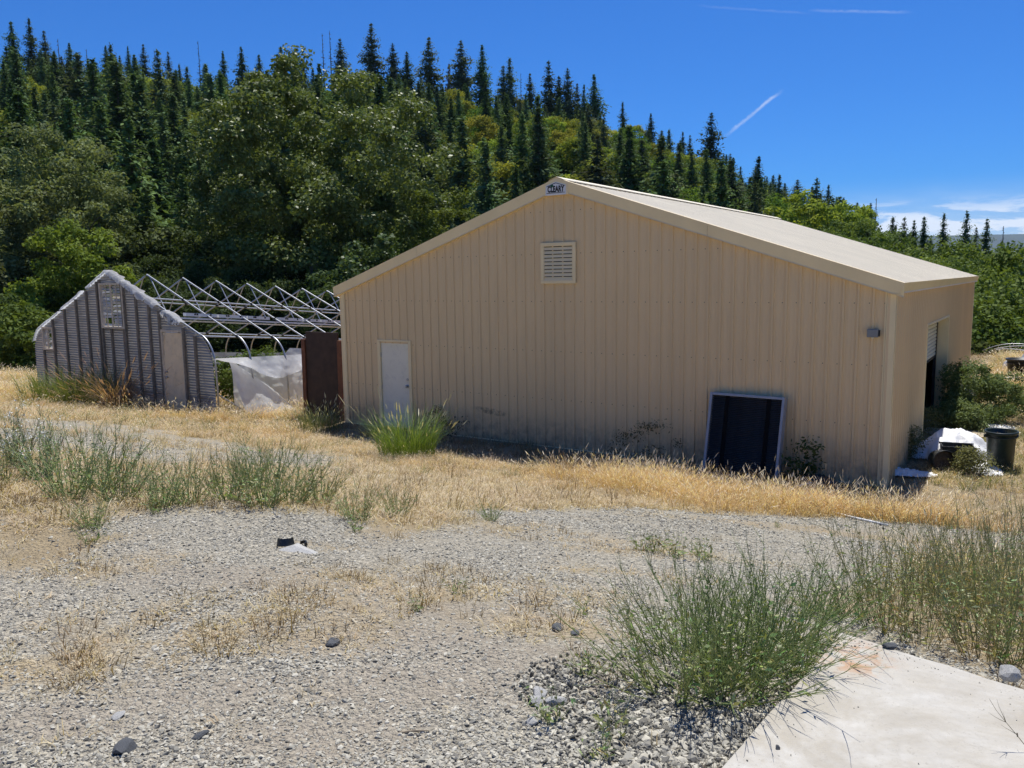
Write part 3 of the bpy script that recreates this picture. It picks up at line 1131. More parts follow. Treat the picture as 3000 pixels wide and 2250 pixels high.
def build_sign():
    z0 = 4.745
    S = empty('gable_sign', (6.083, -0.119, z0))
    tag(S, 'small white house-shaped name sign with black letters at the gable peak', 'sign')
    w = 0.228
    mb = MB().prism([(-w, 0, 0), (w, 0, 0), (w, 0, 0.185), (0, 0, 0.255), (-w, 0, 0.185)], (0, -0.004, 0))
    mb.build('sign_board', MAT['sign_white'], S)
    me = text_mesh('CLEARY', 0.158, MAT['sign_black'], squeeze=0.63)
    o = link('lettering', me, S, loc=(0.002, -0.0065, 0.062), rot=(math.pi / 2, 0, 0))
    mb = MB()
    for (a, b) in (((-0.205, 0.168), (0.0, 0.232)), ((0.0, 0.232), (0.205, 0.168))):
        d = Vector((b[0] - a[0], 0, b[1] - a[1])).normalized()
        n = Vector((-d.z, 0, d.x)) * 0.006
        mb.prism([(a[0] - n.x, -0.0042, a[1] - n.z), (b[0] - n.x, -0.0042, b[1] - n.z), (b[0] + n.x, -0.0042, b[1] + n.z), (a[0] + n.x, -0.0042, a[1] + n.z)], (0, -0.0025, 0))
    mb.build('roof_line', MAT['sign_black'], S)
    MB().box((-0.205, -0.0067, 0.038), (0.205, -0.0042, 0.048)).build('underline', MAT['sign_black'], S)
    # little green emblem leaning on the letters
    mb = MB()
    for (cx, cz, r) in ((-0.098, 0.182, 0.020), (-0.078, 0.196, 0.019), (-0.064, 0.176, 0.018), (-0.082, 0.164, 0.018)):
        mb.prism([(cx + r * math.cos(q), -0.0088, cz + r * math.sin(q)) for q in np.linspace(0, 2 * math.pi, 10)[:-1]], (0, -0.001 - 0.0004 * (cx + 0.1) * 20, 0))
    mb.build('green_emblem', MAT['sign_green'], S)


build_sign()


# ------------------------------------------------------------------ things by the building
def build_louvre_panel():
    """the big black finned panel in a metal frame leaning on the front wall"""
    w, h, t = 1.33, 1.46, 0.16
    P = empty('finned_panel', (9.93, -0.44, ZB - 0.05))
    tag(P, 'large black finned panel in silver frame leaning against the cream wall', 'panel')
    P.rotation_euler = (math.radians(-12.0), 0, math.radians(-3))
    mb = MB()
    for (lo, hi, nm) in (((-w / 2, -t / 2, 0), (-w / 2 + 0.045, t / 2, h), 'frame_side'), ((w / 2 - 0.045, -t / 2, 0), (w / 2, t / 2, h), 'frame_side'), ((-w / 2 + 0.0451, -t / 2 + 0.001, h - 0.045), (w / 2 - 0.0451, t / 2 - 0.001, h), 'frame_top'), ((-w / 2 + 0.0451, -t / 2 + 0.001, 0), (w / 2 - 0.0451, t / 2 - 0.001, 0.045), 'frame_bottom')):
        bevel(MB().box(lo, hi).build(nm, MAT['alu'], P), 0.004)
    MB().box((-w / 2 + 0.046, 0.02, 0.046), (w / 2 - 0.046, 0.04, h - 0.046)).build('backing', MAT['dark'], P)
    n = 44
    me = MB().prism([(-w / 2 + 0.047, -0.050, 0.0), (-w / 2 + 0.047, -0.058, 0.004), (-w / 2 + 0.047, -0.010, 0.026), (-w / 2 + 0.047, -0.002, 0.022)], (w - 0.094, 0, 0)).mesh('fin', MAT['slatblack'])
    for i in range(n):
        link('fin', me, P, loc=(0, 0, 0.055 + (h - 0.13) * i / (n - 1)))
    for x in (-0.34, 0.40):
        MB().box((x - 0.035, -0.064, 0.047), (x + 0.035, -0.059, h - 0.047)).build('mullion', MAT['mull'], P)


MAT['mull'] = simple('dull_black_strip', (0.008, 0.008, 0.009), 0.9, var=0.2, spec=0.1)
MAT['alu'] = simple('mill_aluminium', (0.36, 0.38, 0.42), 0.45, metal=0.15, var=0.1)
build_louvre_panel()


def build_brown_board():
    """dark board between two posts that closes the gap beside the building"""
    y = 0.15
    P = empty('brown_board_screen', (-0.90, y, ZB - 0.1))
    tag(P, 'tall dark brown board between reddish posts, standing left of the steel building', 'panel')
    P.rotation_euler = (0, math.radians(0.6), math.radians(4))
    h = 2.28
    MB().box((-0.56, 0.0, 0.0), (0.50, 0.05, h)).build('board', MAT['brown_ply'], P)
    bevel(MB().box((-0.685, -0.04, 0.0), (-0.565, 0.06, h - 0.19)).build('post', MAT['brown_post'], P), 0.006)
    bevel(MB().box((0.505, -0.04, 0.0), (0.66, 0.06, h - 0.19)).build('post', MAT['brown_post'], P), 0.006)
    MB().box((-0.56, 0.051, h - 0.3), (0.50, 0.09, h - 0.21)).build('rail', MAT['brown_post'], P)


build_brown_board()

# ------------------------------------------------------------------ greenhouse
GX, GY0, GSL = -7.37, -1.5, -0.089
HALF = 4.37


def bow_profile(n=10):
    """right half from apex to foot: (offset, level)"""
    p = [(0.0, 3.50), (0.10, 3.455), (3.80, 1.87)]
    for i in range(1, n + 1):
        q = math.pi / 2 * i / n
        a = math.radians(23)
        p.append((3.80 + 0.57 * math.sin(q) ** 0.9, 1.87 - 0.16 * math.sin(q) - 0.62 * (1 - math.cos(q))))
    p += [(HALF + 0.02, 0.6), (HALF + 0.02, -0.35)]
    return p


BOW = bow_profile()
_bo = np.array([q[0] for q in BOW])
_bz = np.array([q[1] for q in BOW])


def half_at(z):
    """half width of the gable at level z"""
    return float(np.interp(-z, -_bz, _bo))


def gpt(off, z, y):
    return (GX + off, y, z + GSL * (y - GY0))


def build_greenhouse():
    Gh = empty('greenhouse', (GX, GY0, -0.2))
    tag(Gh, 'stripped greenhouse of bare pipe bows behind a corrugated grey gable wall', 'greenhouse')
    Gh.location = (0, 0, 0)
    # gable wall: corrugated sheet in horizontal waves, split into sheets two studs wide
    studs = [-11.78, -11.06, -10.43, -9.72, -9.05, -8.47, -7.90, -7.31, -6.70, -6.06, -5.49, -5.06, -4.06, -3.60, -3.02]
    holes = [(-7.72, -6.66, 1.97, 3.14), (-11.02, -10.47, 1.24, 1.86), (-5.06, -4.06, -1.0, 1.90)]
    pitch = 0.070
    zs = np.arange(-0.30, 3.44, pitch / 6)
    cuts = sorted(set([-11.8, -9.72, -7.90, -6.06, -4.06, -2.9]))
    for c0, c1 in zip(cuts[:-1], cuts[1:]):
        V, F = [], []
        for za, zb in zip(zs[:-1], zs[1:]):
            zm = (za + zb) / 2
            xa = max(c0, GX - half_at(zm) + 0.01)
            xb = min(c1, GX + half_at(zm) - 0.01)
            if xb <= xa:
                continue
            segs = [(xa, xb)]
            for (h0, h1, hz0, hz1) in holes:
                if hz0 < zm < hz1:
                    ns = []
                    for (s0, s1) in segs:
                        if h1 <= s0 or h0 >= s1:
                            ns.append((s0, s1))
                        else:
                            if s0 < h0:
                                ns.append((s0, h0))
                            if h1 < s1:
                                ns.append((h1, s1))
                    segs = ns
            for (s0, s1) in segs:
                m = max(1, int((s1 - s0) / 0.5))
                for i in range(m):
                    p0, p1 = s0 + (s1 - s0) * i / m, s0 + (s1 - s0) * (i + 1) / m
                    k = len(V)
                    for (x, z) in ((p0, za), (p1, za), (p1, zb), (p0, zb)):
                        w = 0.011 * math.sin(2 * math.pi * z / pitch) + 0.010 * float(vnoise(x, z, 0.7))
                        V.append((x, GY0 + w, z))
                    F.append((k, k + 1, k + 2, k + 3))
        link('corrugated_sheet', mesh_np('corrugated_sheet', V, np.array(F), MAT['poly'], False), Gh)
    # studs on the camera side
    for i, x in enumerate(studs[1:-1]):
        top = float(np.interp(abs(x - GX), _bo, _bz)) - 0.05
        lo = -0.30
        if -7.6 < x < -6.8:
            top = 1.96
        if abs(x + 11.06) < 0.03:
            top = 1.23
        MB().box((x - 0.034, GY0 - 0.085, lo), (x + 0.034, GY0 - 0.028, top), Matrix.Translation((0, 0, 0))).build('stud', MAT['wood_grey'], Gh)
    for x in (-7.755, -6.625):
        MB().box((x - 0.034, GY0 - 0.087, -0.3), (x + 0.034, GY0 - 0.029, float(np.interp(abs(x - GX), _bo, _bz)) - 0.06)).build('stud', MAT['wood_grey'], Gh)
    MB().box((-10.0, GY0 + 0.04, 0.30), (-3.1, GY0 + 0.09, 0.39)).build('cross_rail', MAT['wood_grey'], Gh)
    # louvred openings
    for (x0, x1, z0, z1, nslat, cols) in ((-7.70, -6.68, 1.99, 3.12, 15, 4), (-11.00, -10.49, 1.26, 1.84, 9, 2)):
        e = 0.055
        mb = MB().box((x0 - e, GY0 - 0.09, z0 - e), (x1 + e, GY0 + 0.03, z0)).box((x0 - e, GY0 - 0.09, z1), (x1 + e, GY0 + 0.03, z1 + e)).box((x0 - e, GY0 - 0.0905, z0 + 0.0005), (x0, GY0 + 0.03, z1 - 0.0005)).box((x1, GY0 - 0.0905, z0 + 0.0005), (x1 + e, GY0 + 0.03, z1 - 0.0005))
        v = mb.build('vent_frame', MAT['wood_pale'], Gh)
        for c in range(1, cols):
            x = x0 + (x1 - x0) * c / cols
            wd = 0.026 if c * 2 == cols else 0.007
            MB().box((x - wd, GY0 - 0.086, z0), (x + wd, GY0 - 0.06, z1)).build('mullion', MAT['wood_pale'], v)
        for i in range(nslat):
            z = z0 + (z1 - z0) * (i + 0.5) / nslat
            for half in (0, 1):
                xa = x0 + (x1 - x0) * half / 2 + 0.012
                xb = x0 + (x1 - x0) * (half + 1) / 2 - 0.012
                if rng.random() < 0.12:
                    continue
                ang = math.radians(rng.uniform(0, 30))
                hh = (z1 - z0) / nslat * 0.41
                tl = rng.uniform(-0.012, 0.012)
                dy, dz = hh * math.sin(ang) + 0.004, hh * math.cos(ang)
                m = MB()
                m.prism([(xa, GY0 - 0.03 - dy, z - dz - tl), (xa, GY0 - 0.024 - dy, z - dz - tl), (xa, GY0 - 0.024 + dy, z + dz - tl), (xa, GY0 - 0.03 + dy, z + dz - tl)], (xb - xa, 0, 2 * tl))
                m.build('louvre_slat', MAT['wood_pale'] if rng.random() < 0.3 else MAT['louvre_grey'], v)
    # entry door, hanging ajar in its frame
    fr = MB()
    fr.box((-5.075, GY0 - 0.075, -0.30), (-4.97, GY0 + 0.05, 1.90)).box((-4.135, GY0 - 0.075, -0.30), (-4.045, GY0 + 0.05, 1.90)).box((-5.075, GY0 - 0.0755, 1.9005), (-4.045, GY0 + 0.05, 1.96))
    fr.build('door_frame', MAT['wood_pale'], Gh)
    dr = link('door', MB().box((-0.765, -0.022, 0.0), (0.0, 0.022, 2.08)).mesh('door', MAT['door_beige']), Gh, loc=(-4.140, GY0 - 0.01, -0.20), rot=(0, 0, math.radians(3)))
    bevel(dr, 0.004)
    for (x0, x1, z0, z1) in ((-0.66, -0.43, 1.45, 1.92), (-0.34, -0.11, 1.45, 1.92), (-0.66, -0.43, 0.80, 1.36), (-0.34, -0.11, 0.80, 1.36), (-0.66, -0.43, 0.2, 0.70), (-0.34, -0.11, 0.2, 0.70)):
        bevel(MB().box((x0, -0.027, z0), (x1, -0.021, z1)).build('door_panel', MAT['door_beige'], dr), 0.005)
    for z in (0.92, 1.06):
        MB().tube([(-0.70, -0.022, z), (-0.70, -0.05, z), (-0.70, -0.075, z)], [0.02, 0.022, 0.028], 12).build('door_knob', MAT['metal'], dr, True)
    MB().tube([(-5.02, GY0 - 0.08, 1.05), (-4.86, GY0 - 0.085, 1.82)], 0.011, 6).build('brace', MAT['wood_pale'], Gh)
    # pipe bows
    r = 0.024
    ys = [GY0 + 0.06] + [-0.35 + 1.15 * n for n in range(10)]
    bowme = None
    for k, y in enumerate(ys):
        pts = [gpt(-o, z, y) for (o, z) in reversed(BOW)] + [gpt(o, z, y) for (o, z) in BOW[1:]]
        b = MB().tube(pts, r, 8).build('pipe_bow', MAT['galv'], Gh, True)
        if k:
            for sgn in (1, -1):
                MB().tube([gpt(sgn * 0.16, 3.42, y - 0.012), gpt(sgn * 0.88, 2.36, y - 0.012)], 0.016, 6).build('web_strut', MAT['galv'], b)
            for (o, z) in ((1.62, 2.80), (-1.62, 2.80), (2.62, 2.37), (3.84, 1.85), (-3.84, 1.85)):
                p = Vector(gpt(o, z, y))
                MB().box((p.x - 0.04, p.y - 0.045, p.z - 0.045), (p.x + 0.04, p.y + 0.045, p.z + 0.03)).build('pipe_clamp', MAT['clamp'], b)
    ye = ys[-1] + 0.2
    for (o, z, rr) in ((1.62, 2.77, 0.021), (-1.62, 2.77, 0.021), (3.84, 1.82, 0.023), (-3.84, 1.82, 0.023)):
        MB().tube([gpt(o, z, GY0 + 0.1), gpt(o, z, ye)], rr, 8).build('purlin', MAT['galv'], Gh)
    # white lighting channel slung along the right slope
    for (o, z, w, h) in ((2.62, 2.27, 0.045, 0.022), (2.46, 2.20, 0.035, 0.018)):
        a, b = gpt(o, z, GY0 + 0.1), gpt(o, z, ye)
        MB().prism([(a[0] - w, a[1], a[2] - h), (a[0] + w, a[1], a[2] - h), (a[0] + w, a[1], a[2] + h), (a[0] - w, a[1], a[2] + h)], (0, b[1] - a[1], b[2] - a[2])).build('channel', MAT['white_pvc'], Gh)
    y = GY0 + 0.5
    while y < ye - 0.9:
        L = rng.uniform(0.65, 1.1)
        p = gpt(2.60, 2.33, y)
        dz = GSL * L
        bx = MB().prism([(p[0] - 0.07, p[1], p[2]), (p[0] + 0.07, p[1], p[2]), (p[0] + 0.07, p[1], p[2] + 0.085), (p[0] - 0.07, p[1], p[2] + 0.085)], (0, L, dz)).build('ballast_box', MAT['white_pvc'], Gh)
        for q in (0.25, 0.32, 0.75):
            MB().box((p[0] + 0.0695, p[1] + L * q, p[2] + 0.03 + dz * q), (p[0] + 0.075, p[1] + L * q + 0.05, p[2] + 0.075 + dz * q)).build('socket', MAT['dark'], bx)
        y += L + rng.choice([0.03, 0.04, 0.35])
    # sill pipe at the right foot and a diagonal brace
    MB().tube([gpt(HALF + 0.03, 0.35, GY0 + 0.1), gpt(HALF - 0.1, -0.2, -0.4)], 0.022, 6).build('brace', MAT['galv'], Gh)
    # torn film still caught along the gable edge
    for side, spans in ((1, ((0.0, 2.2, 0.10), (2.5, 3.2, 0.14))), (-1, ((0.0, 1.1, 0.06), (1.3, 2.6, 0.03), (2.7, 4.3, 0.04)))):
        for (a0, a1, dep) in spans:
            n = 80
            V, F = [], []
            for i in range(n + 1):
                s = a0 + (a1 - a0) * i / n
                z = float(np.interp(s, _bo[:-2], _bz[:-2]))
                tear = dep * (0.15 + 1.5 * abs(float(vnoise(s * 3 + side * 11, 2.0, 0.23)) + 0.2) + 0.7 * rng.random() ** 3) * (0.3 + 0.7 * math.sin(math.pi * (i + 0.6) / (n + 1)) ** 0.4)
                wob = 0.05 * float(vnoise(s, 7.0, 0.2))
                V.append((GX + side * (s + 0.02), GY0 + 0.08 + (0.16 * abs(float(vnoise(s * 2, 4.0, 0.3)) + 0.35) if side > 0 else 0), z + 0.032))
                V.append((GX + side * (s + 0.01), GY0 - 0.085 + wob, z + 0.035))
                V.append((GX + side * (s - 0.10 * rng.random()), GY0 - 0.11 + wob, z - tear))
            for i in range(n):
                k = i * 3
                F += [(k, k + 3, k + 4, k + 1), (k + 1, k + 4, k + 5, k + 2)]
            link('torn_film', mesh_np('torn_film', V, np.array(F), MAT['film_edge'], False), Gh)


MAT['louvre_grey'] = simple('grey_louvre', (0.46, 0.46, 0.45), 0.5, var=0.2)
MAT['door_beige'] = simple('dirty_beige_door', (0.78, 0.64, 0.43), 0.6, var=0.08, scale=3, dirt=((0.28, 0.24, 0.18), 4.0, 0.4))
build_greenhouse()


def drape(name, label, X, y0, y1, ztop, zbot, seed, mat, ny=90, nz=40, lean=0.2, amp=0.09, group=None, edge=None):
    """a hanging plastic sheet with folds; ztop, zbot: functions of y"""
    V, F = [], []
    for i in range(ny + 1):
        y = y0 + (y1 - y0) * i / ny
        for j in range(nz + 1):
            t = j / nz
            a, b = ztop(y), zbot(y)
            z = a + (b - a) * t
            fold = amp * math.sin(y * 7.0 + seed + 2.2 * t) * t + amp * 1.6 * float(vnoise(y + seed * 9, z * 0.6, 0.33)) * (0.25 + t) + 0.03 * float(vnoise(y * 3 + seed, z * 3, 0.3))
            V.append((X + lean * t + fold, y + 0.12 * t * float(vnoise(y, z + seed, 0.8)), z))
    m = nz + 1
    for i in range(ny):
        for j in range(nz):
            F.append((i * m + j, (i + 1) * m + j, (i + 1) * m + j + 1, i * m + j + 1))
    o = link(name, mesh_np(name, V, np.array(F), mat, True))
    tag(o, label, 'plastic sheet', group)
    return o


def interp(pts):
    xs = [p[0] for p in pts]
    zs = [p[1] for p in pts]
    return lambda y: float(np.interp(y, xs, zs))


# outer fold hanging to the ground, inner sheet behind it, and the sheet on the far side
drape('plastic_sheet', 'milky plastic sheet draped in a big fold to the ground beside the greenhouse gable', -3.02, -1.02, 0.95,
      interp([(-1.02, 1.16), (-0.9, 1.14), (-0.3, 0.72), (0.3, 0.30), (0.95, -0.28)]), lambda y: -0.36 - 0.02 * y, 1.3, MAT['film'], lean=0.62, amp=0.08)
drape('plastic_sheet', 'plastic sheet slung along the top wire of the greenhouse side, sagging to the right', -3.06, -1.48, 3.2,
      interp([(-1.48, 1.27), (-0.4, 1.215), (1.4, 1.13), (3.2, 1.0)]), interp([(-1.48, 1.25), (-1.0, 1.12), (-0.4, 0.84), (0.1, 0.63), (0.5, 0.60), (1.0, 0.70), (1.2, 0.80), (3.2, 0.5)]), 4.1, MAT['film'], lean=0.30, amp=0.07)
drape('plastic_sheet', 'shaded dull plastic sheet hanging behind the slung sheet at the greenhouse side', -3.30, -0.75, 3.4,
      interp([(-0.75, 1.0), (3.4, 0.95)]), lambda y: -0.45, 7.7, MAT['film'], lean=0.1, amp=0.04)
drape('plastic_sheet', 'thin clear plastic wall on the far side of the greenhouse frame', -11.7, -0.5, 9.5,
      lambda y: 1.12 + GSL * (y - GY0), lambda y: -0.5 + GSL * (y - GY0), 2.7, MAT['film_thin'], lean=0.0, amp=0.05)
drape('plastic_sheet', 'bunched white plastic sheet heaped beyond the bows next to the brown board', -8.6, 5.0, 8.6,
      interp([(5.0, 0.15), (5.8, 0.75), (7.0, 0.62), (8.6, 0.55)]), lambda y: -0.9, 9.9, MAT['film'], lean=0.5, amp=0.16)

# ------------------------------------------------------------------ concrete slab
_c0 = at_dist(1815, 1362, 1.0)


def plane_hit(xd, yd, z):
    d = px_ray(xd, yd)
    t = (z - CAM[2]) / d[2]
    return CAM + d * t


SLZ = 1.625
pc = plane_hit(1812, 1363, SLZ)
pl = plane_hit(1556, 1659, SLZ)
pr = plane_hit(2212, 1487, SLZ)
RUST = tuple(plane_hit(1835, 1418, SLZ))
MAT['concrete'] = concrete_mat()


def build_slab():
    dl = (pl - pc)[:2]; dl /= np.linalg.norm(dl)
    dr = (pr - pc)[:2]; dr /= np.linalg.norm(dr)
    # chipped edges
    pts = []
    n = 60
    for i in range(n + 1):
        s = 4.6 * (1 - i / n)
        q = pc[:2] + dl * s
        nn = np.array([dl[1], -dl[0]])
        w = float(vnoise(s, 3.3, 0.12)) * 0.018 + float(vnoise(s, 9.3, 0.5)) * 0.02
        pts.append(q + nn * w)
    for i in range(1, n + 1):
        s = 5.0 * i / n
        q = pc[:2] + dr * s
        w = float(vnoise(s, 13.3, 0.15)) * 0.018
        pts.append(q + np.array([-dr[1], dr[0]]) * w)
    pts.append(pc[:2] + dr * 5.0 + dl * 4.6)
    me = MB().prism([(q[0], q[1], SLZ - 0.22) for q in pts], (0, 0, 0.22)).mesh('concrete_slab', MAT['concrete'])
    o = link('concrete_slab', me)
    bevel(o, 0.012, 2)
    tag(o, kind='structure')


build_slab()

exec_late = []


# ------------------------------------------------------------------ scattering of things nobody counts
def scatter(name, P, rot, scale, meshes, idx, kind='stuff', label=None, cat=None):
    """instances of small meshes on points, one object"""
    src = bpy.data.collections.new(name + '_source')
    for i, me in enumerate(meshes):
        src.objects.link(bpy.data.objects.new('%s_%02d' % (name, i), me))
    n = len(P)
    me = bpy.data.meshes.new(name)
    me.vertices.add(n)
    me.vertices.foreach_set('co', np.asarray(P, np.float32).ravel())
    a = me.attributes.new('rot', 'FLOAT_VECTOR', 'POINT')
    a.data.foreach_set('vector', np.asarray(rot, np.float32).ravel())
    a = me.attributes.new('scl', 'FLOAT_VECTOR', 'POINT')
    sc_ = np.asarray(scale, np.float32)
    if sc_.ndim == 1:
        sc_ = np.repeat(sc_[:, None], 3, 1)
    a.data.foreach_set('vector', sc_.ravel())
    a = me.attributes.new('pick', 'INT', 'POINT')
    a.data.foreach_set('value', np.asarray(idx, np.int32))
    me.update()
    o = link(name, me)
    ng = bpy.data.node_groups.new(name, 'GeometryNodeTree')
    ng.interface.new_socket('Geometry', in_out='INPUT', socket_type='NodeSocketGeometry')
    ng.interface.new_socket('Geometry', in_out='OUTPUT', socket_type='NodeSocketGeometry')
    gi = ng.nodes.new('NodeGroupInput')
    go = ng.nodes.new('NodeGroupOutput')
    ci = ng.nodes.new('GeometryNodeCollectionInfo')
    ci.inputs['Collection'].default_value = src
    ci.inputs['Separate Children'].default_value = True
    ci.inputs['Reset Children'].default_value = True
    ip = ng.nodes.new('GeometryNodeInstanceOnPoints')

    def named(nm, typ):
        q = ng.nodes.new('GeometryNodeInputNamedAttribute')
        q.data_type = typ
        q.inputs['Name'].default_value = nm
        return [s for s in q.outputs if s.enabled and s.name == 'Attribute'][0]
    e2r = ng.nodes.new('FunctionNodeEulerToRotation')
    ng.links.new(named('rot', 'FLOAT_VECTOR'), e2r.inputs[0])
    ng.links.new(gi.outputs[0], ip.inputs['Points'])
    ng.links.new(ci.outputs[0], ip.inputs['Instance'])
    ip.inputs['Pick Instance'].default_value = True
    ng.links.new(named('pick', 'INT'), ip.inputs['Instance Index'])
    ng.links.new(e2r.outputs[0], ip.inputs['Rotation'])
    ng.links.new(named('scl', 'FLOAT_VECTOR'), ip.inputs['Scale'])
    ng.links.new(ip.outputs[0], go.inputs[0])
    md = o.modifiers.new('scatter', 'NODES')
    md.node_group = ng
    tag(o, label, cat, None, kind)
    return o


# ---- gravel
def pebble(seed, flat=0.6, mat='stone'):
    r = np.random.default_rng(seed)
    import bmesh
    bm = bmesh.new()
    bmesh.ops.create_icosphere(bm, subdivisions=1, radius=1.0)
    for v in bm.verts:
        v.co *= r.uniform(0.55, 1.25)
        v.co.z *= flat
        v.co.x *= 1.25
    me = bpy.data.meshes.new('pebble')
    bm.to_mesh(me)
    bm.free()
    me.materials.append(MAT[mat])
    return me


PEB2 = [pebble(150 + i, f, 'stone_grey') for i, f in enumerate((0.5, 0.65, 0.8, 0.6))]
PEB = [pebble(100 + i, f) for i, f in enumerate((0.5, 0.6, 0.75, 0.45, 0.65, 0.8))]


def view_points(n, rmin, rmax, power=1.0, margin=0.04):
    """random ground points inside the view wedge; power>1 puts more of them close by"""
    r = rmin * (rmax / rmin) ** (rng.random(n) ** power)
    half = math.atan(1500 / FPX) + margin
    a = FWD + rng.uniform(-half, half, n)
    x = CAM[0] + r * np.sin(a)
    y = CAM[1] + r * np.cos(a)
    return x, y, r


def in_slab(x, y):
    dl = (pl - pc)[:2] / np.linalg.norm((pl - pc)[:2])
    dr = (pr - pc)[:2] / np.linalg.norm((pr - pc)[:2])
    A = np.array([dl, dr]).T
    q = np.linalg.solve(A, np.stack([x - pc[0], y - pc[1]]))
    return (q[0] > -0.02) & (q[1] > -0.02)


def build_gravel():
    x, y, r = view_points(350000, 2.0, 15.0, 0.85, 0.08)
    veg, straw, dirt, track = zones(x, y)
    coarse = soft_inside(Z_COARSE, x, y, 0.2)
    clump = 0.5 + vnoise(x, y, 0.45) * 1.1 + vnoise(x, y, 0.13) * 0.6
    keep = (rng.random(len(x)) < (np.clip(clump, 0.05, 1) * (1 - 0.85 * veg) * (1 - 0.7 * dirt) * (1 - 0.35 * straw) + coarse)) & ~in_slab(x, y)
    x, y, r, coarse = x[keep], y[keep], r[keep], coarse[keep]
    n = len(x)
    s = 0.0040 * np.exp(rng.normal(0, 0.55, n)) + 0.0018
    s = np.clip(s * 0.86, 0.0022, 0.012) * (1 + 1.0 * coarse * rng.random(n)) * np.clip(r / 5.5, 1.0, 1.7)
    z = ground_z(x, y) + s * 0.15
    rot = np.stack([rng.uniform(-0.5, 0.5, n), rng.uniform(-0.5, 0.5, n), rng.uniform(0, 6.28, n)], 1)
    scatter('gravel', np.stack([x, y, z], 1), rot, s, PEB, rng.integers(0, len(PEB), n), label='grey crushed stone gravel over the whole yard', cat='gravel')
    # coarse clean stone beside the slab
    q = np.array(Z_COARSE)
    m = 24000
    x = rng.uniform(q[:, 0].min() - 0.3, q[:, 0].max() + 0.3, m)
    y = rng.uniform(q[:, 1].min() - 0.3, q[:, 1].max() + 0.3, m)
    k = (soft_inside(Z_COARSE, x, y, 0.25) > rng.random(m)) & ~in_slab(x, y)
    x, y = x[k], y[k]
    n = len(x)
    s = rng.uniform(0.0045, 0.0105, n)
    z = ground_z(x, y) + s * rng.uniform(0.0, 0.9, n)
    rot = rng.uniform(-3, 3, (n, 3))
    scatter('coarse_gravel', np.stack([x, y, z], 1), rot, s, PEB2, rng.integers(0, len(PEB2), n), label='coarse dark crushed rock beside the concrete slab', cat='gravel')


build_gravel()


def slab_grit():
    # crumbs of stone and dirt lying on the slab, thicker towards its edges
    dl = (pl - pc)[:2] / np.linalg.norm((pl - pc)[:2])
    dr = (pr - pc)[:2] / np.linalg.norm((pr - pc)[:2])
    n = 700
    a = np.where(rng.random(n) < 0.5, rng.exponential(0.10, n), rng.uniform(0.02, 2.0, n))
    b = np.where(rng.random(n) < 0.35, rng.exponential(0.08, n), rng.uniform(0.02, 2.5, n))
    q = pc[:2] + (a + 0.03)[:, None] * dr + (b + 0.03)[:, None] * dl
    s = np.clip(0.0016 * np.exp(rng.normal(0, 0.5, n)), 0.0008, 0.006)
    P = np.stack([q[:, 0], q[:, 1], np.full(n, SLZ) + s * 0.3], 1)
    scatter('slab_grit', P, rng.uniform(-3, 3, (n, 3)), s, PEB, rng.integers(0, len(PEB), n), label='crumbs of stone strewn over the concrete slab', cat='gravel')


slab_grit()


def rock(name, label, xd, yd, size, mat, seed, flat=0.6, lift=0.3, onz=None, group=None):
    r = np.random.default_rng(seed)
    import bmesh
    bm = bmesh.new()
    bmesh.ops.create_icosphere(bm, subdivisions=2, radius=1.0)
    dirs = r.normal(size=(7, 3))
    dirs /= np.linalg.norm(dirs, axis=1)[:, None]
    lim = r.uniform(0.42, 0.75, 7)
    for v in bm.verts:
        c = np.array(v.co) * r.uniform(0.95, 1.05)
        for dd, l in zip(dirs, lim):
            h = c @ dd
            if h > l:
                c = c - dd * (h - l)
        v.co = c
        v.co.z *= flat
        v.co.x *= 1.3
    me = bpy.data.meshes.new(name)
    bm.to_mesh(me)
    bm.free()
    me.materials.append(mat)
    if onz is None:
        g = G(xd, yd)
    else:
        g = plane_hit(xd, yd, onz)
    o = link(name, me, loc=(g[0], g[1], g[2] + size * flat * lift), rot=(r.uniform(-.15, .15), r.uniform(-.15, .15), r.uniform(0, 6)), scale=size)
    tag(o, label, 'stone', group)
    return o


rock('stone', 'largest dark angular stone on the gravel in the lower left corner', 275, 1622, 0.045, MAT['stone_dark'], 1)
rock('stone', 'flat brownish dark stone right of the largest dark stone', 435, 1592, 0.027, MAT['stone_dark'], 2, 0.5)
rock('stone', 'pale flat stone above the largest dark stone in the lower left', 255, 1550, 0.028, MAT['stone_pale'], 3, 0.35)
rock('stone', 'grey stone alone on the bare gravel left of centre', 718, 1391, 0.034, MAT['stone_dark'], 4)
rock('stone', 'dark stone near the tip of the big weed clump', 1205, 1362, 0.042, MAT['stone_dark'], 5)
rock('stone', 'brown half buried stone right of the dark stone near the weed clump', 1240, 1372, 0.028, MAT['stone_dark'], 6)
rock('stone', 'biggest pale stone in the pile at the foot of the big weed clump', 1168, 1500, 0.045, MAT['stone_pale'], 7, 0.6, 0.1)
rock('stone', 'pale stone on the left of the pile below the big weed clump', 1158, 1520, 0.040, MAT['stone_pale'], 8, 0.7, 0.2)
rock('stone', 'pale stone on the right of the pile below the big weed clump', 1200, 1522, 0.036, MAT['stone_pale'], 9, 0.7, 0.2)
rock('stone', 'small pale stone just under the stone pile at the big weed clump', 1152, 1565, 0.026, MAT['stone_pale'], 10, 0.6)
rock('stone', 'dark flat stone lying on the concrete slab near its rusty corner', 1921, 1397, 0.030, MAT['stone_dark'], 11, 0.45, 0.6, SLZ)
rock('stone', 'tiny dark stone on the concrete slab near its left edge', 1680, 1617, 0.009, MAT['stone_dark'], 12, 0.8, 0.6, SLZ)
rock('stone', 'rounded grey stone at the right edge of the concrete slab', 2178, 1462, 0.045, MAT['stone_pale'], 13, 0.8, 0.6, SLZ)
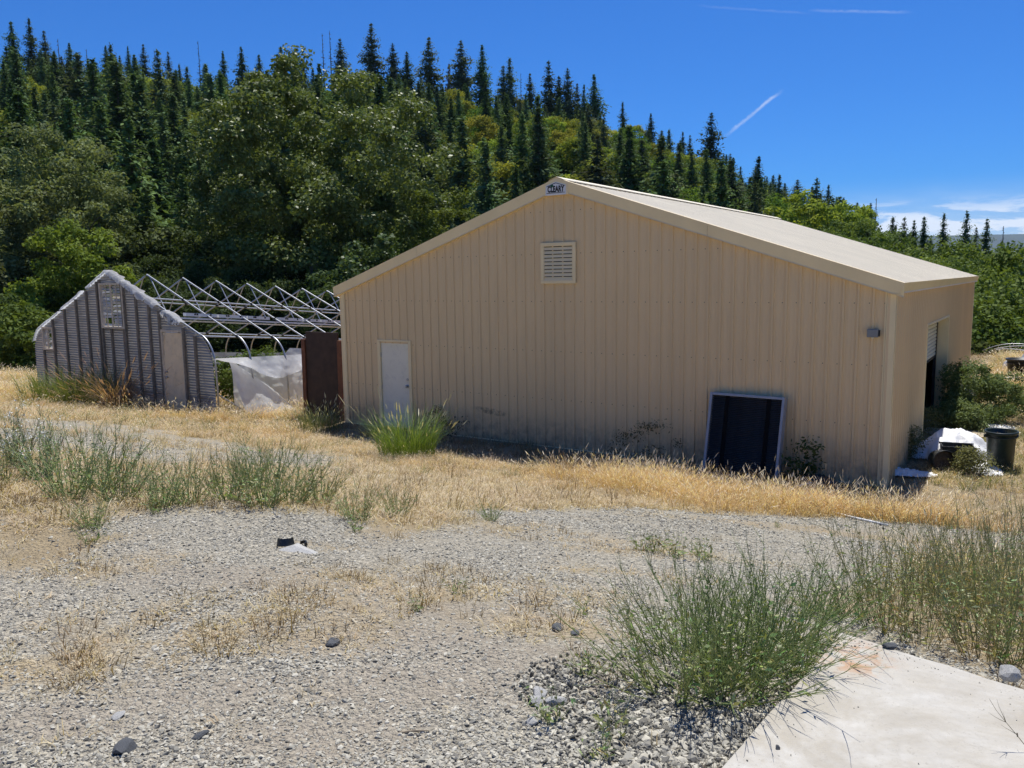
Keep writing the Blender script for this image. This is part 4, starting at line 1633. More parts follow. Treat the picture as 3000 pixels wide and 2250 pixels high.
rock('stone', 'white lump of rock with black scraps in the middle of the gravel', 650, 1190, 0.13, MAT['stone_pale'], 14, 0.30, -0.1)


def bits():
    # black scraps lying on the white lump
    for k, (xd, yd, s, lab) in enumerate(((618, 1182, 0.06, 'black broken pot rim lying left of the white rock lump'), (655, 1181, 0.03, 'small black scrap lying right on the white rock lump'))):
        g = G(xd, yd)
        mb = MB()
        n = 12
        for i in range(n):
            q0, q1 = 3.4 * i / n, 3.4 * (i + 1) / n
            mb.quad((s * math.cos(q0), s * math.sin(q0), 0), (s * math.cos(q1), s * math.sin(q1), 0), (s * 0.85 * math.cos(q1), s * 0.85 * math.sin(q1), s * 0.8), (s * 0.85 * math.cos(q0), s * 0.85 * math.sin(q0), s * 0.8))
        o = mb.build('pot_scrap', MAT['pvc_black'], None, loc=tuple(g + np.array([0, 0, 0.01])), rot=(0.15, 0.1, k * 2.6 + 3.4))
        so = o.modifiers.new('thick', 'SOLIDIFY')
        so.thickness = 0.006
        tag(o, lab, 'scrap')
    # white pipe lying on the gravel
    a, b = G(1788, 1107), G(1918, 1138)
    mid = (a + b) / 2
    mid[2] = gz(mid[0], mid[1])
    o = MB().tube([tuple(a + [0, 0, 0.02]), tuple(mid + [-0.03, -0.02, 0.025]), tuple(b + [0, 0, 0.02])], 0.014, 8).build('white_pipe', MAT['white_pvc'], None, True)
    tag(o, 'thin white plastic pipe lying on the gravel in front of the straw', 'pipe')
    a, b = G(1718, 1065), G(1752, 1060)
    o = MB().tube([tuple(a + [0, 0, 0.10]), tuple(b + [0, 0, 0.13])], 0.012, 6).build('white_stick', MAT['white_pvc'], None)
    tag(o, 'short white stick in the dry grass by the steel building corner', 'stick')
    # twig
    a, b = G(862, 1587), G(928, 1585)
    o = MB().tube([tuple(a + [0, 0, 0.006]), tuple((a + b) / 2 + [0, 0, 0.010]), tuple(b + [0, 0, 0.006])], [0.003, 0.004, 0.002], 6).build('twig', MAT['straw_wood'], None)
    tag(o, 'thin dry twig on bare earth at the bottom of the yard', 'twig')


MAT['straw_wood'] = simple('dry_twig', (0.30, 0.24, 0.16), 0.8)
bits()


# ------------------------------------------------------------------ plants
def blades(n, h, spread, lean, width, seed, colA, colB, seg=3, curve=0.5, head=0.0, headcol=(0.5, 0.4, 0.22)):
    """a tuft of grass blades as thin bent strips, with optional seed heads"""
    r = np.random.default_rng(seed)
    V, F3, F4, C = [], [], [], []
    for i in range(n):
        a = r.uniform(0, 6.283)
        rad = spread * math.sqrt(r.random())
        bx, by = rad * math.cos(a), rad * math.sin(a)
        L = h * r.uniform(0.40, 1.1)
        az = a + r.normal(0, 0.7)
        le = lean * r.uniform(0.2, 1.3)
        cu = curve * r.uniform(0.3, 1.6)
        wd = width * r.uniform(0.6, 1.3)
        px, py = -math.sin(az + r.uniform(-1, 1)), math.cos(az + r.uniform(-1, 1))
        t = r.random()
        c = [colA[q] * (1 - t) + colB[q] * t for q in range(3)]
        k = len(V)
        for s in range(seg + 1):
            u = s / seg
            ang = le + cu * u
            x = bx + math.cos(az) * L * u * math.sin(ang)
            y = by + math.sin(az) * L * u * math.sin(ang)
            z = L * u * math.cos(ang)
            w = wd * (1 - 0.8 * u)
            if s < seg:
                V += [(x + px * w, y + py * w, z), (x - px * w, y - py * w, z)]
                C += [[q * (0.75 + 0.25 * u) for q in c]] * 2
            else:
                V.append((x, y, z))
                C.append(c)
        for s in range(seg - 1):
            F4.append((k + 2 * s, k + 2 * s + 1, k + 2 * s + 3, k + 2 * s + 2))
        F3.append((k + 2 * seg - 2, k + 2 * seg - 1, k + 2 * seg))
        if head and r.random() < head:
            hl = L * r.uniform(0.10, 0.2)
            hw = width * 1.6
            dx, dy, dz = math.cos(az) * math.sin(ang), math.sin(az) * math.sin(ang), math.cos(ang)
            k = len(V)
            for (u, w) in ((-0.2, 0), (0.3, 1), (0.8, 0.8)):
                V += [(x + dx * hl * u + px * hw * w, y + dy * hl * u + py * hw * w, z + dz * hl * u), (x + dx * hl * u - px * hw * w, y + dy * hl * u - py * hw * w, z + dz * hl * u)]
                C += [headcol] * 2
            V.append((x + dx * hl * 1.2, y + dy * hl * 1.2, z + dz * hl * 1.2))
            C.append(headcol)
            F4 += [(k, k + 1, k + 3, k + 2), (k + 2, k + 3, k + 5, k + 4)]
            F3.append((k + 4, k + 5, k + 6))
    return np.array(V), [np.array(F4), np.array(F3)], np.array(C)


TAN_A, TAN_B = (0.64, 0.43, 0.21), (0.80, 0.64, 0.40)
PALE = (0.84, 0.73, 0.53)


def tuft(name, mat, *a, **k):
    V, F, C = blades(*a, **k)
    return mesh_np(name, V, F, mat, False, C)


CLEAR = [(G(2055, 985)[0], G(2055, 985)[1], 0.75), (G(2100, 1010)[0], G(2100, 1010)[1], 0.5), (G(1950, 1027)[0], G(1950, 1027)[1], 0.4), (G(2060, 938)[0], G(2060, 938)[1], 0.6)]


def build_grass():
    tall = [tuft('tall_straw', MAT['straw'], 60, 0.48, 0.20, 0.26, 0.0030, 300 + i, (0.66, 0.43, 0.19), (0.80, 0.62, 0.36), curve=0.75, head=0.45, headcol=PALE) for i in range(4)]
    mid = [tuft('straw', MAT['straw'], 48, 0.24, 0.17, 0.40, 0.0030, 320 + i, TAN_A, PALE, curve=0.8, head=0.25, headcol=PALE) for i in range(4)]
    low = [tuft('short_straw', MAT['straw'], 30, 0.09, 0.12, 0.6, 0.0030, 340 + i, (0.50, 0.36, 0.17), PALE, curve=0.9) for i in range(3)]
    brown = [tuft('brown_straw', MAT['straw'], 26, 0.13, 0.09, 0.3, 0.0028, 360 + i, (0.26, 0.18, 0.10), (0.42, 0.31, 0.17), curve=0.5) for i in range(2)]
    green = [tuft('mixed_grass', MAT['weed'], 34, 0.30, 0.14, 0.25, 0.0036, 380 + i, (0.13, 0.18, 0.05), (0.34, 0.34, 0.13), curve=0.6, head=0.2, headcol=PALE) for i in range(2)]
    M_ = tall + mid + low + brown + green
    x, y, r = view_points(80000, 6.0, 48.0, 0.62, 0.22)
    veg, straw, dirt, track = zones(x, y)
    dens = veg * (0.45 + 1.1 * np.clip(0.5 + vnoise(x, y, 1.4) * 1.2, 0, 1))
    shade0 = sstep(-2.1, -1.3, y) * (x > -0.3) * (x < 12.6)
    dens = dens * (1 - 0.72 * shade0) * (1 - 0.85 * np.clip(2.2 * vnoise(x, y, 1.7), 0, 1))
    for (cx_, cy_, cr_) in CLEAR:
        dens = dens * sstep(cr_ * 0.7, cr_ * 1.1, np.hypot(x - cx_, y - cy_))
    bld = (x > -0.02) & (x < WID + 0.04) & (y > -0.04) & (y < DEP + 0.05)
    gh = (x > -11.9) & (x < -2.9) & (y > GY0 - 0.12) & (y < GY0 + 0.12)
    keep = (rng.random(len(x)) < dens) & ~bld & ~gh & ~in_slab(x, y)
    x, y, r = x[keep], y[keep], r[keep]
    n = len(x)
    uv = project(np.stack([x, y, ground_z(x, y)], 1))
    # the tall golden stand in front of the right half of the wall
    tallw = np.exp(-((y + 2.2) / 1.1) ** 2) * sstep(6.5, 8.8, x) * (1 - sstep(12.4, 14.5, x) * 0.6)
    tallw = np.maximum(tallw, 0.25 * sstep(-3.4, -2.4, y) * (1 - sstep(-0.2, 3.0, x)) * (r < 30))
    tallw = np.maximum(tallw, 0.75 * sstep(22, 28, r))
    tallw = np.maximum(tallw, 0.5 * soft_inside(Z_RIGHT, x, y))
    tallw = tallw * np.clip(0.6 + 1.6 * vnoise(x, y, 0.9), 0.15, 1)
    shade = sstep(-2.1, -1.4, y) * (x > -0.3) * (x < 12.6)
    tallw = tallw * (1 - 0.9 * shade)
    lowW = sstep(-3.6, -5.2, y) * sstep(3.0, 7.0, x) * (x < 13.4)
    pick = np.zeros(n, int)
    s = np.ones(n)
    zr = soft_inside(Z_RIGHT, x, y)
    for i in range(n):
        q = rng.random()
        if q < tallw[i]:
            pick[i] = rng.integers(0, 4)
            s[i] = rng.uniform(0.5, 1.1)
        elif q < tallw[i] + (1 - tallw[i]) * 0.45 * (1 - lowW[i]):
            pick[i] = 4 + rng.integers(0, 4)
            s[i] = rng.uniform(0.45, 0.95)
        else:
            pick[i] = 8 + rng.integers(0, 3)
            s[i] = rng.uniform(0.8, 1.6)
        if rng.random() < (0.45 if (x[i] > 12.3 and y[i] > 0.3) else 0.16 if x[i] < 0 else 0.05) * (r[i] > 12) and pick[i] < 8:
            pick[i] = 13 + rng.integers(0, 2)
        if rng.random() < 0.6 * zr[i]:
            pick[i] = 13 + rng.integers(0, 2)
            s[i] = rng.uniform(0.6, 1.25)
        if rng.random() < 0.75 * shade[i] + 0.05 + 0.15 * zr[i]:  # dark brown tufts, mostly painting the wall's shade strip; some elsewhere at random
            pick[i] = 11 + rng.integers(0, 2)
            s[i] = rng.uniform(0.8, 1.7)
    far = np.clip(r / 14.0, 1, 1.5)
    sc3 = np.stack([s * far, s * far, s], 1)
    rot = np.stack([rng.normal(0, 0.08, n), rng.normal(0, 0.08, n), rng.uniform(0, 6.28, n)], 1)
    scatter('dry_grass', np.stack([x, y, ground_z(x, y) - 0.01], 1), rot, sc3, M_, pick, label='dry golden grass covering the yard between gravel and buildings', cat='grass')
    # thin dry tufts strewn over the gravel
    x, y, r = view_points(9000, 2.3, 12.0, 0.9)
    veg, straw, dirt, track = zones(x, y)
    w = np.clip(straw * 0.55 * np.clip(0.5 + 1.6 * vnoise(x, y, 0.35), 0, 1) + 0.008, 0, 1)
    keep = (rng.random(len(x)) < w) & ~in_slab(x, y)
    x, y = x[keep], y[keep]
    n = len(x)
    pick = np.where(rng.random(n) < 0.78, 0, 1) * 3 + rng.integers(0, 2, n)
    pick = np.clip(pick, 0, 4)
    s = rng.uniform(0.35, 1.0, n)
    rot = np.stack([rng.normal(0, 0.1, n), rng.normal(0, 0.1, n), rng.uniform(0, 6.28, n)], 1)
    scatter('sparse_straw', np.stack([x, y, ground_z(x, y) - 0.005], 1), rot, s, low + brown, pick, label='sparse dry straw tufts strewn over the gravel', cat='grass')


build_grass()


def ordinal(i):
    w = ['first', 'second', 'third', 'fourth', 'fifth', 'sixth', 'seventh', 'eighth', 'ninth', 'tenth', 'eleventh', 'twelfth', 'thirteenth', 'fourteenth', 'fifteenth', 'sixteenth', 'seventeenth', 'eighteenth', 'nineteenth', 'twentieth']
    tens = ['', '', 'twenty', 'thirty', 'forty', 'fifty', 'sixty']
    if i < 20:
        return w[i]
    n = i + 1
    if n % 10 == 0:
        return {30: 'thirtieth', 40: 'fortieth', 50: 'fiftieth', 60: 'sixtieth'}[n]
    return tens[n // 10] + '-' + w[n % 10 - 1]


def weed_meshes(seed, h, spread, nst, col=(0.13, 0.20, 0.07), col2=(0.24, 0.30, 0.12), leafy=0.5, thick=0.0032, lean=0.75, fl=None):
    """wiry branching weed: stems (tapered strips crossed) and narrow leaves"""
    r = np.random.default_rng(seed)
    SV, SF, SC = [], [], []
    LV, LF, LC = [], [], []

    def strand(p, d, L, w, n, c0, c1, wob):
        pts = [p]
        dd = np.array(d, float)
        for i in range(n):
            dd = dd + r.normal(0, wob, 3)
            dd[2] += 0.06
            dd /= np.linalg.norm(dd)
            p = p + dd * L / n
            pts.append(p)
        pts = np.array(pts)
        k = len(SV)
        a = np.cross(dd, [0.3, 0.5, 0.8]); a /= np.linalg.norm(a)
        b = np.cross(dd, a)
        for i, q in enumerate(pts):
            ww = w * (1 - 0.72 * i / n)
            for j in range(3):
                an = 2.094 * j
                SV.append(q + (a * math.cos(an) + b * math.sin(an)) * ww)
                t = i / n
                SC.append([c0[m] * (1 - t) + c1[m] * t for m in range(3)])
        for i in range(n):
            for j in range(3):
                j2 = (j + 1) % 3
                SF.append((k + i * 3 + j, k + i * 3 + j2, k + i * 3 + 3 + j2, k + i * 3 + 3 + j))
        return pts

    def leaf(p, d, L, w, c):
        d = np.array(d, float); d /= np.linalg.norm(d)
        a = np.cross(d, r.normal(size=3)); a /= np.linalg.norm(a)
        k = len(LV)
        LV.extend([p, p + d * L * 0.5 + a * w, p + d * L, p + d * L * 0.5 - a * w])
        LC.extend([c] * 4)
        LF.append((k, k + 1, k + 2, k + 3))

    for i in range(nst):
        az = r.uniform(0, 6.283)
        le = lean * r.random() ** 0.7
        rad = spread * 0.25 * math.sqrt(r.random())
        p = np.array([rad * math.cos(az), rad * math.sin(az), 0.0])
        d = np.array([math.cos(az) * math.sin(le), math.sin(az) * math.sin(le), math.cos(le)])
        L = h * r.uniform(0.6, 1.08)
        t = r.random()
        c = [col[m] * (1 - t) + col2[m] * t for m in range(3)]
        pts = strand(p, d, L, thick, 6, c, [q * 1.15 for q in c], 0.07)
        for b in range(r.integers(2, 5)):
            i0 = r.integers(2, 6)
            dd = (pts[i0] - pts[i0 - 1]); dd /= np.linalg.norm(dd)
            dd = dd + r.normal(0, 0.45, 3); dd[2] = abs(dd[2]); dd /= np.linalg.norm(dd)
            q = strand(pts[i0], dd, L * r.uniform(0.16, 0.42), thick * 0.6, 3, c, [m * 1.15 for m in c], 0.08)
            if fl is not None and r.random() < fl[1]:
                for _ in range(3):
                    leaf(q[-1] + r.normal(0, 0.006, 3), r.normal(size=3), 0.016, 0.008, fl[0])
        for b in range(int(leafy * 10)):
            i0 = r.integers(0, 5)
            u = r.random()
            q = pts[i0] * (1 - u) + pts[i0 + 1] * u
            dd = r.normal(size=3); dd[2] = abs(dd[2]) * 0.7
            leaf(q, dd, r.uniform(0.02, 0.065) * (1.3 - q[2] / h), r.uniform(0.004, 0.009), [m * r.uniform(0.8, 1.3) for m in c])
    st = mesh_np('stems', SV, np.array(SF), MAT['weed'], False, np.array(SC))
    lf = mesh_np('leaves', LV, np.array(LF), MAT['weed'], False, np.array(LC))
    return st, lf


def plant(name, label, pos, meshes, s=1.0, rz=0.0, group=None, cat='weed'):
    e = empty(name, tuple(pos), rz)
    e.scale = (s, s, s)
    tag(e, label, cat, group)
    for nm, me in zip(('stems', 'leaves'), meshes):
        link(nm, me, e)
    return e


def build_weeds():
    big = [weed_meshes(500 + i, 0.60, 0.7, 60, leafy=0.5, thick=0.0036, lean=1.2, col=(0.17, 0.23, 0.075), col2=(0.34, 0.39, 0.16)) for i in range(3)]
    med = [weed_meshes(520 + i, 0.55, 0.5, 44, leafy=0.6, thick=0.0036, lean=0.95, col=(0.20, 0.26, 0.095), col2=(0.37, 0.42, 0.20)) for i in range(3)]
    tall = [weed_meshes(540 + i, 0.80, 0.6, 30, leafy=0.9, thick=0.0028, lean=0.75, col=(0.20, 0.25, 0.09), col2=(0.46, 0.42, 0.22)) for i in range(3)]
    small = [weed_meshes(560 + i, 0.22, 0.2, 12, leafy=0.5, thick=0.0018, lean=1.0, col=(0.18, 0.23, 0.08), col2=(0.32, 0.36, 0.16)) for i in range(2)]
    flow = [weed_meshes(580 + i, 0.55, 0.5, 40, leafy=0.7, thick=0.0036, lean=0.6, col=(0.20, 0.25, 0.12), col2=(0.32, 0.35, 0.2), fl=((0.75, 0.75, 0.72), 0.9)) for i in range(1)]
    # the sprawling clump beside the slab: several plants
    for i, (a, b, s) in enumerate(((1470, 1500, 0.80), (1560, 1495, 0.86), (1625, 1470, 0.80), (1690, 1440, 0.66), (1590, 1440, 0.85), (1490, 1425, 0.75), (1690, 1390, 0.85), (1775, 1335, 0.60))):
        plant('wiry_weed', 'wiry weed in the clump left of the slab, %s plant from the left' % ordinal([0, 3, 5, 7, 2, 1, 4, 6].index(i) if False else sorted(range(8), key=lambda q: (1470, 1560, 1625, 1690, 1590, 1490, 1691, 1775)[q]).index(i)), G(a, b), big[i % 3], s * rng.uniform(0.92, 1.08), rng.uniform(0, 6), 'wiry weeds beside the slab')
    # row of weeds between gravel and track
    row = [(90, 1035, 1.0, 3), (150, 1075, 1.05, 0), (215, 1060, 1.1, 0), (260, 1080, 0.9, 0), (350, 1095, 0.75, 0), (410, 1090, 0.8, 0), (490, 1080, 0.85, 0), (570, 1095, 1.05, 0), (625, 1090, 1.0, 0), (690, 1090, 0.8, 0), (770, 1125, 0.62, 0), (860, 1115, 0.55, 0), (1060, 1125, 0.40, 0), (30, 1010, 1.0, 3), (0, 1050, 0.8, 0), (200, 1140, 0.5, 0), (540, 1060, 0.85, 0)]
    order = sorted(range(len(row)), key=lambda q: row[q][0])
    for i, (a, b, s, k) in enumerate(row):
        m = flow[0] if k == 3 else med[i % 3]
        lab = ('white-flowered weed in the row by the track, %s plant from the left' if k == 3 else 'green weed in the row by the track, %s plant from the left') % ordinal(order.index(i))
        plant('wiry_weed', lab, G(a, b), m, s * 1.02, rng.uniform(0, 6), 'weeds along the edge of the track')
    # tall rank weeds at the right edge
    pts = [(1850, 1335), (1890, 1300), (1940, 1345), (1985, 1290), (2020, 1350), (2060, 1285), (2090, 1385), (2120, 1310), (2160, 1265), (2175, 1375), (2205, 1320), (2140, 1425), (2200, 1435), (1990, 1395), (2230, 1270), (2050, 1335), (2110, 1345), (2240, 1380), (1915, 1365), (2190, 1400)]
    order = sorted(range(len(pts)), key=lambda q: pts[q][0])
    for i, (a, b) in enumerate(pts):
        plant('rank_weed', 'tall thin greenish weed right of the slab, %s from the left' % ordinal(order.index(i)), G(a, b), tall[i % 3], rng.uniform(0.60, 0.92) * (1.35 if i in (10, 8) else 1), rng.uniform(0, 6), 'rank weeds right of the slab')
    # low seedlings
    sm = [(1190, 1560, 0.9), (1330, 1590, 1.0), (1270, 1460, 0.9), (990, 1285, 0.7), (900, 1320, 0.6), (1500, 1200, 0.9), (1420, 1195, 1.3), (1385, 1190, 1.1), (1460, 1205, 1.3), (1520, 1210, 1.1), (770, 1150, 0.9), (200, 1175, 1.0), (335, 1110, 0.9), (1255, 1330, 0.6), (1300, 1640, 0.7), (60, 885, 1.3), (145, 905, 1.2), (1680, 1140, 0.6)]
    order = sorted(range(len(sm)), key=lambda q: sm[q][0])
    for i, (a, b, s) in enumerate(sm):
        plant('seedling_weed', 'low green seedling weed on the gravel, %s of the seedlings from the left' % ordinal(order.index(i)), G(a, b), small[i % 2], s * 0.8, rng.uniform(0, 6), 'seedling weeds on the gravel')
    # dark twig sprays over the slab at the lower right
    tw = weed_meshes(610, 0.5, 0.3, 12, leafy=0.5, thick=0.0022, lean=0.8, col=(0.10, 0.085, 0.06), col2=(0.16, 0.14, 0.09))
    g = plane_hit(2290, 1640, SLZ)
    plant('dry_weed', 'dark dry weed leaning in over the slab at the lower right corner', g + np.array([0.02, 0.0, -0.05]), tw, 0.85, 1.0)


build_weeds()


def grass_thing(name, label, pos, mesh, s=1.0, mat=None, cat='grass'):
    o = link(name, mesh, None, tuple(pos), (0, 0, rng.uniform(0, 6)), s)
    tag(o, label, cat)
    return o


gA, gB = (0.11, 0.20, 0.025), (0.26, 0.36, 0.07)
grass_thing('green_grass_clump', 'tall bright green grass clump in front of the white door', G(880, 985), tuft('green_grass_clump', MAT['weed'], 760, 1.05, 0.52, 0.20, 0.0048, 700, gA, gB, seg=4, curve=0.5, head=0.15, headcol=(0.5, 0.46, 0.28)))
grass_thing('green_grass_clump', 'green seeding grass at the foot of the brown board', G(690, 930), tuft('green_grass_clump', MAT['weed'], 330, 0.72, 0.55, 0.22, 0.005, 701, (0.11, 0.15, 0.04), (0.28, 0.30, 0.11), seg=4, curve=0.4, head=0.35, headcol=(0.5, 0.46, 0.28)))
for i, (a, b, s, lab) in enumerate(((115, 868, 1.0, 'green grass growing at the left end of the greenhouse gable'), (165, 872, 1.1, 'green grass under the studs left of the brown tussock'), (205, 875, 0.9, 'green grass touching the left of the reddish tussock'))):
    grass_thing('green_grass_clump', lab, G(a, b), tuft('green_grass_clump', MAT['weed'], 420, 1.15, 0.8, 0.18, 0.0075, 710 + i, (0.12, 0.17, 0.03), (0.30, 0.33, 0.09), seg=4, curve=0.4), s)
grass_thing('grass_tussock', 'reddish brown plumed grass tussock before the greenhouse gable', G(255, 882), tuft('grass_tussock', MAT['straw'], 340, 1.75, 0.30, 0.30, 0.006, 720, (0.36, 0.22, 0.11), (0.50, 0.36, 0.20), seg=5, curve=0.9, head=0.9, headcol=(0.42, 0.26, 0.17)))


# ------------------------------------------------------------------ trees
def leaf_quads(C, size, r, up=0.3, aspect=0.55, outward=None, droop=None):
    """diamond leaves at centres C with random facing; returns V, F"""
    n = len(C)
    N = r.normal(size=(n, 3))
    N[:, 2] = np.abs(N[:, 2]) + up
    if outward is not None:
        N += outward
    N /= np.linalg.norm(N, axis=1)[:, None]
    T = np.cross(N, r.normal(size=(n, 3)))
    T /= np.linalg.norm(T, axis=1)[:, None] + 1e-9
    B = np.cross(N, T)
    s = (size * r.uniform(0.6, 1.3, n))[:, None] if np.ndim(size) == 0 else (size * r.uniform(0.7, 1.2, n))[:, None]
    V = np.empty((n, 4, 3))
    V[:, 0] = C + T * s
    V[:, 1] = C + B * s * aspect + N * s * 0.12
    V[:, 2] = C - T * s
    V[:, 3] = C - B * s * aspect + N * s * 0.12
    F = np.arange(n * 4).reshape(n, 4)
    return V.reshape(-1, 3), F


def trunk_mesh(mb, pts, r0, r1, n=8):
    rr = np.linspace(r0, r1, len(pts))
    mb.tube(pts, list(rr), n, True)


def conifer(seed, h=20.0, w=3.2, base=0.08, dens=1.0, col=(0.040, 0.070, 0.030), col2=(0.075, 0.115, 0.045), sparse=0.0, brown=0.0, slope=0.40):
    r = np.random.default_rng(seed)
    lev = int(50 * dens)
    Cn, Sz, Ou, Co = [], [], [], []
    lean = r.normal(0, 0.012, 2)
    limb = MB()
    for i in range(lev):
        u = base + (1 - base) * (i + r.random()) / lev
        z = h * u
        wm = 1.22 * w
        L0 = wm * (1 - math.exp(-slope * (1 - u) * h / wm)) * (0.6 + 0.4 * min(1, (u - base) / 0.15 + 0.3)) * (1.08 + 0.16 * math.sin(u * 23 + seed) + r.normal(0, 0.10)) + 0.10
        nb = r.integers(5, 8)
        a0 = r.uniform(0, 6.28)
        for b in range(nb):
            if r.random() < sparse:
                continue
            a = a0 + 6.283 * b / nb + r.normal(0, 0.25)
            L = L0 * r.uniform(0.45, 1.25)
            m = max(3, int(L / 0.34))
            s = np.linspace(0.12, 1.0, m)
            drp = r.uniform(0.10, 0.34) * (1.1 - 0.5 * u)
            x = np.cos(a) * L * s + lean[0] * z
            y = np.sin(a) * L * s + lean[1] * z
            zz = z - drp * L * s + 0.25 * L * s ** 2 * 0.6
            P = np.stack([x, y, zz], 1)
            reps = 2
            for q in range(reps):
                Cn.append(P + r.normal(0, 0.16 + 0.06 * L, P.shape) * [1, 1, 0.9])
                Sz.append(np.clip(0.46 * (1.15 - 0.5 * s) * (0.6 + 0.25 * L), 0.26, 0.75))
                Ou.append(np.tile([np.cos(a) * 0.4, np.sin(a) * 0.4, 0.9], (m, 1)))
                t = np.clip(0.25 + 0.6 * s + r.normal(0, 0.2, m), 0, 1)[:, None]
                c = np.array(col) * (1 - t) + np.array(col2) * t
                if brown and r.random() < brown:
                    c = np.array([[0.16, 0.085, 0.045]]) * r.uniform(0.7, 1.2, (m, 1))
                Co.append(c)
            if r.random() < 0.25:
                limb.tube([(lean[0] * z, lean[1] * z, z), tuple(P[-1])], [0.05, 0.015], 4, False)
    # leader
    m = 10
    P = np.stack([r.normal(0, 0.08, m) + lean[0] * h, r.normal(0, 0.08, m) + lean[1] * h, np.linspace(h * 0.95, h * 1.005, m)], 1)
    Cn.append(P); Sz.append(np.full(m, 0.25)); Ou.append(np.zeros((m, 3))); Co.append(np.tile(col2, (m, 1)))
    C = np.concatenate(Cn)
    V, F = leaf_quads(C, np.concatenate(Sz), r, 0.2, 0.42, np.concatenate(Ou))
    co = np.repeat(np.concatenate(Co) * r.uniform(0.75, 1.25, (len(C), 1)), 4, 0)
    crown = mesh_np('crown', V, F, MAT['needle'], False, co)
    trunk_mesh(limb, [(0, 0, -1.0), (0, 0, h * 0.3), (lean[0] * h * 0.7, lean[1] * h * 0.7, h * 0.7), (lean[0] * h, lean[1] * h, h)], h * 0.014 + 0.05, 0.03)
    return limb.mesh('trunk', MAT['bark']), crown


def snag(seed, h=15.0):
    r = np.random.default_rng(seed)
    tr = MB()
    trunk_mesh(tr, [(0, 0, -1), (0.1, 0, h * 0.5), (0.05, 0.1, h)], 0.34, 0.07, 6)
    br = MB()
    for i in range(46):
        u = r.uniform(0.25, 0.98)
        a = r.uniform(0, 6.28)
        L = 2.0 * (1.05 - u) * r.uniform(0.4, 1.1) + 0.25
        z = h * u
        br.tube([(0, 0, z), (math.cos(a) * L * 0.6, math.sin(a) * L * 0.6, z - 0.05 * L), (math.cos(a) * L, math.sin(a) * L, z + r.uniform(-0.25, 0.2) * L)], [0.085, 0.055, 0.03], 4, False)
    return tr.mesh('trunk', MAT['snag']), br.mesh('crown', MAT['snag'])


def limbs(mb, r, p, d, L, rad, depth, tips, spread=0.6, split=3, up=0.15, bend=0.12):
    """recursive limbs; collects the tips"""
    n = 4
    pts = [p]
    dd = d.copy()
    for i in range(n):
        dd = dd + r.normal(0, bend, 3)
        dd[2] += up * 0.25
        dd /= np.linalg.norm(dd)
        p = p + dd * L / n
        pts.append(p)
    mb.tube([tuple(q) for q in pts], list(np.linspace(rad, rad * 0.55, n + 1)), 7 if depth > 2 else 4, False)
    if depth <= 0:
        tips.append(p)
        return
    for k in range(split):
        a = r.normal(0, spread, 3)
        nd = dd + a
        nd[2] += up
        nd /= np.linalg.norm(nd)
        q = pts[r.integers(2, n + 1)] if k else p
        limbs(mb, r, q, nd, L * r.uniform(0.62, 0.85), rad * 0.55, depth - 1, tips, spread, split, up, bend)
    if depth <= 2:
        tips.append(p)


def broadleaf(seed, h, rad, zc, rz, nclump, nleaf, leaf, colA, colB, mat, bark='bark', clump=(0.9, 1.6), depth=4, shape=1.0, limb_len=None, fill=0.45, aspect=0.62):
    """tree with branching limbs and a crown of leaf clumps filling an uneven ellipsoid (radius rad, centre level zc, half height rz)"""
    r = np.random.default_rng(seed)
    mb = MB()
    tips = []
    L = limb_len or h * 0.26
    limbs(mb, r, np.array([0, 0, -0.6]), np.array([r.normal(0, 0.05), r.normal(0, 0.05), 1.0]), L, h * 0.018 + 0.06, depth, tips, 0.55, 3, 0.16)
    # clump centres: towards the outside, denser on top; lobes make the outline uneven
    lobes = r.normal(size=(9, 3)); lobes /= np.linalg.norm(lobes, axis=1)[:, None]
    lamp = r.uniform(-0.22, 0.20, 9)
    C = []
    while len(C) < nclump:
        d = r.normal(size=3); d /= np.linalg.norm(d)
        if d[2] < -0.75:
            continue
        q = (fill + (1 - fill) * r.random() ** 0.45)
        k = min(1.10, max(0.80, 1.0 + sum(lamp[i] * max(0, d @ lobes[i]) ** 3 for i in range(9))))
        C.append([d[0] * rad * q * k, d[1] * rad * q * k, zc + d[2] * rz * q * k * (shape if d[2] > 0 else 1)])
    C = np.array(C)
    tp = np.array([t for t in tips if t[2] > zc - rz * 0.9])
    if len(tp):
        tp = tp[r.random(len(tp)) < 0.5]
        inside_ = ((tp[:, 0] / rad) ** 2 + (tp[:, 1] / rad) ** 2 + ((tp[:, 2] - zc) / rz) ** 2) < 0.85
        C = np.vstack([C, tp[inside_]])
    cr = r.uniform(clump[0], clump[1], len(C))
    idx = r.integers(0, len(C), nleaf)
    dirs = r.normal(size=(nleaf, 3)); dirs /= np.linalg.norm(dirs, axis=1)[:, None]
    q = r.random(nleaf) ** 0.5
    P = C[idx] + dirs * (cr[idx] * q)[:, None] * [1, 1, 0.72]
    V, F = leaf_quads(P, leaf, r, 0.25, aspect, dirs * 0.5)
    tc = r.random(len(C))
    t = np.clip(tc[idx] * 0.65 + r.random(nleaf) * 0.35, 0, 1)[:, None]
    col = np.array(colA) * (1 - t) + np.array(colB) * t
    col = col * r.uniform(0.8, 1.2, (nleaf, 1))
    crown = mesh_np('crown', V, F, MAT[mat], False, np.repeat(col, 4, 0))
    return mb.mesh('trunk', MAT[bark], True), crown


def tree(name, label, pos, meshes, s=1.0, rz=None, cat='tree', group=None, sz=None):
    e = empty(name, tuple(pos), rng.uniform(0, 6.28) if rz is None else rz)
    e.scale = (s, s, sz or s)
    tag(e, label, cat, group)
    link('trunk', meshes[0], e)
    link('crown', meshes[1], e)
    return e


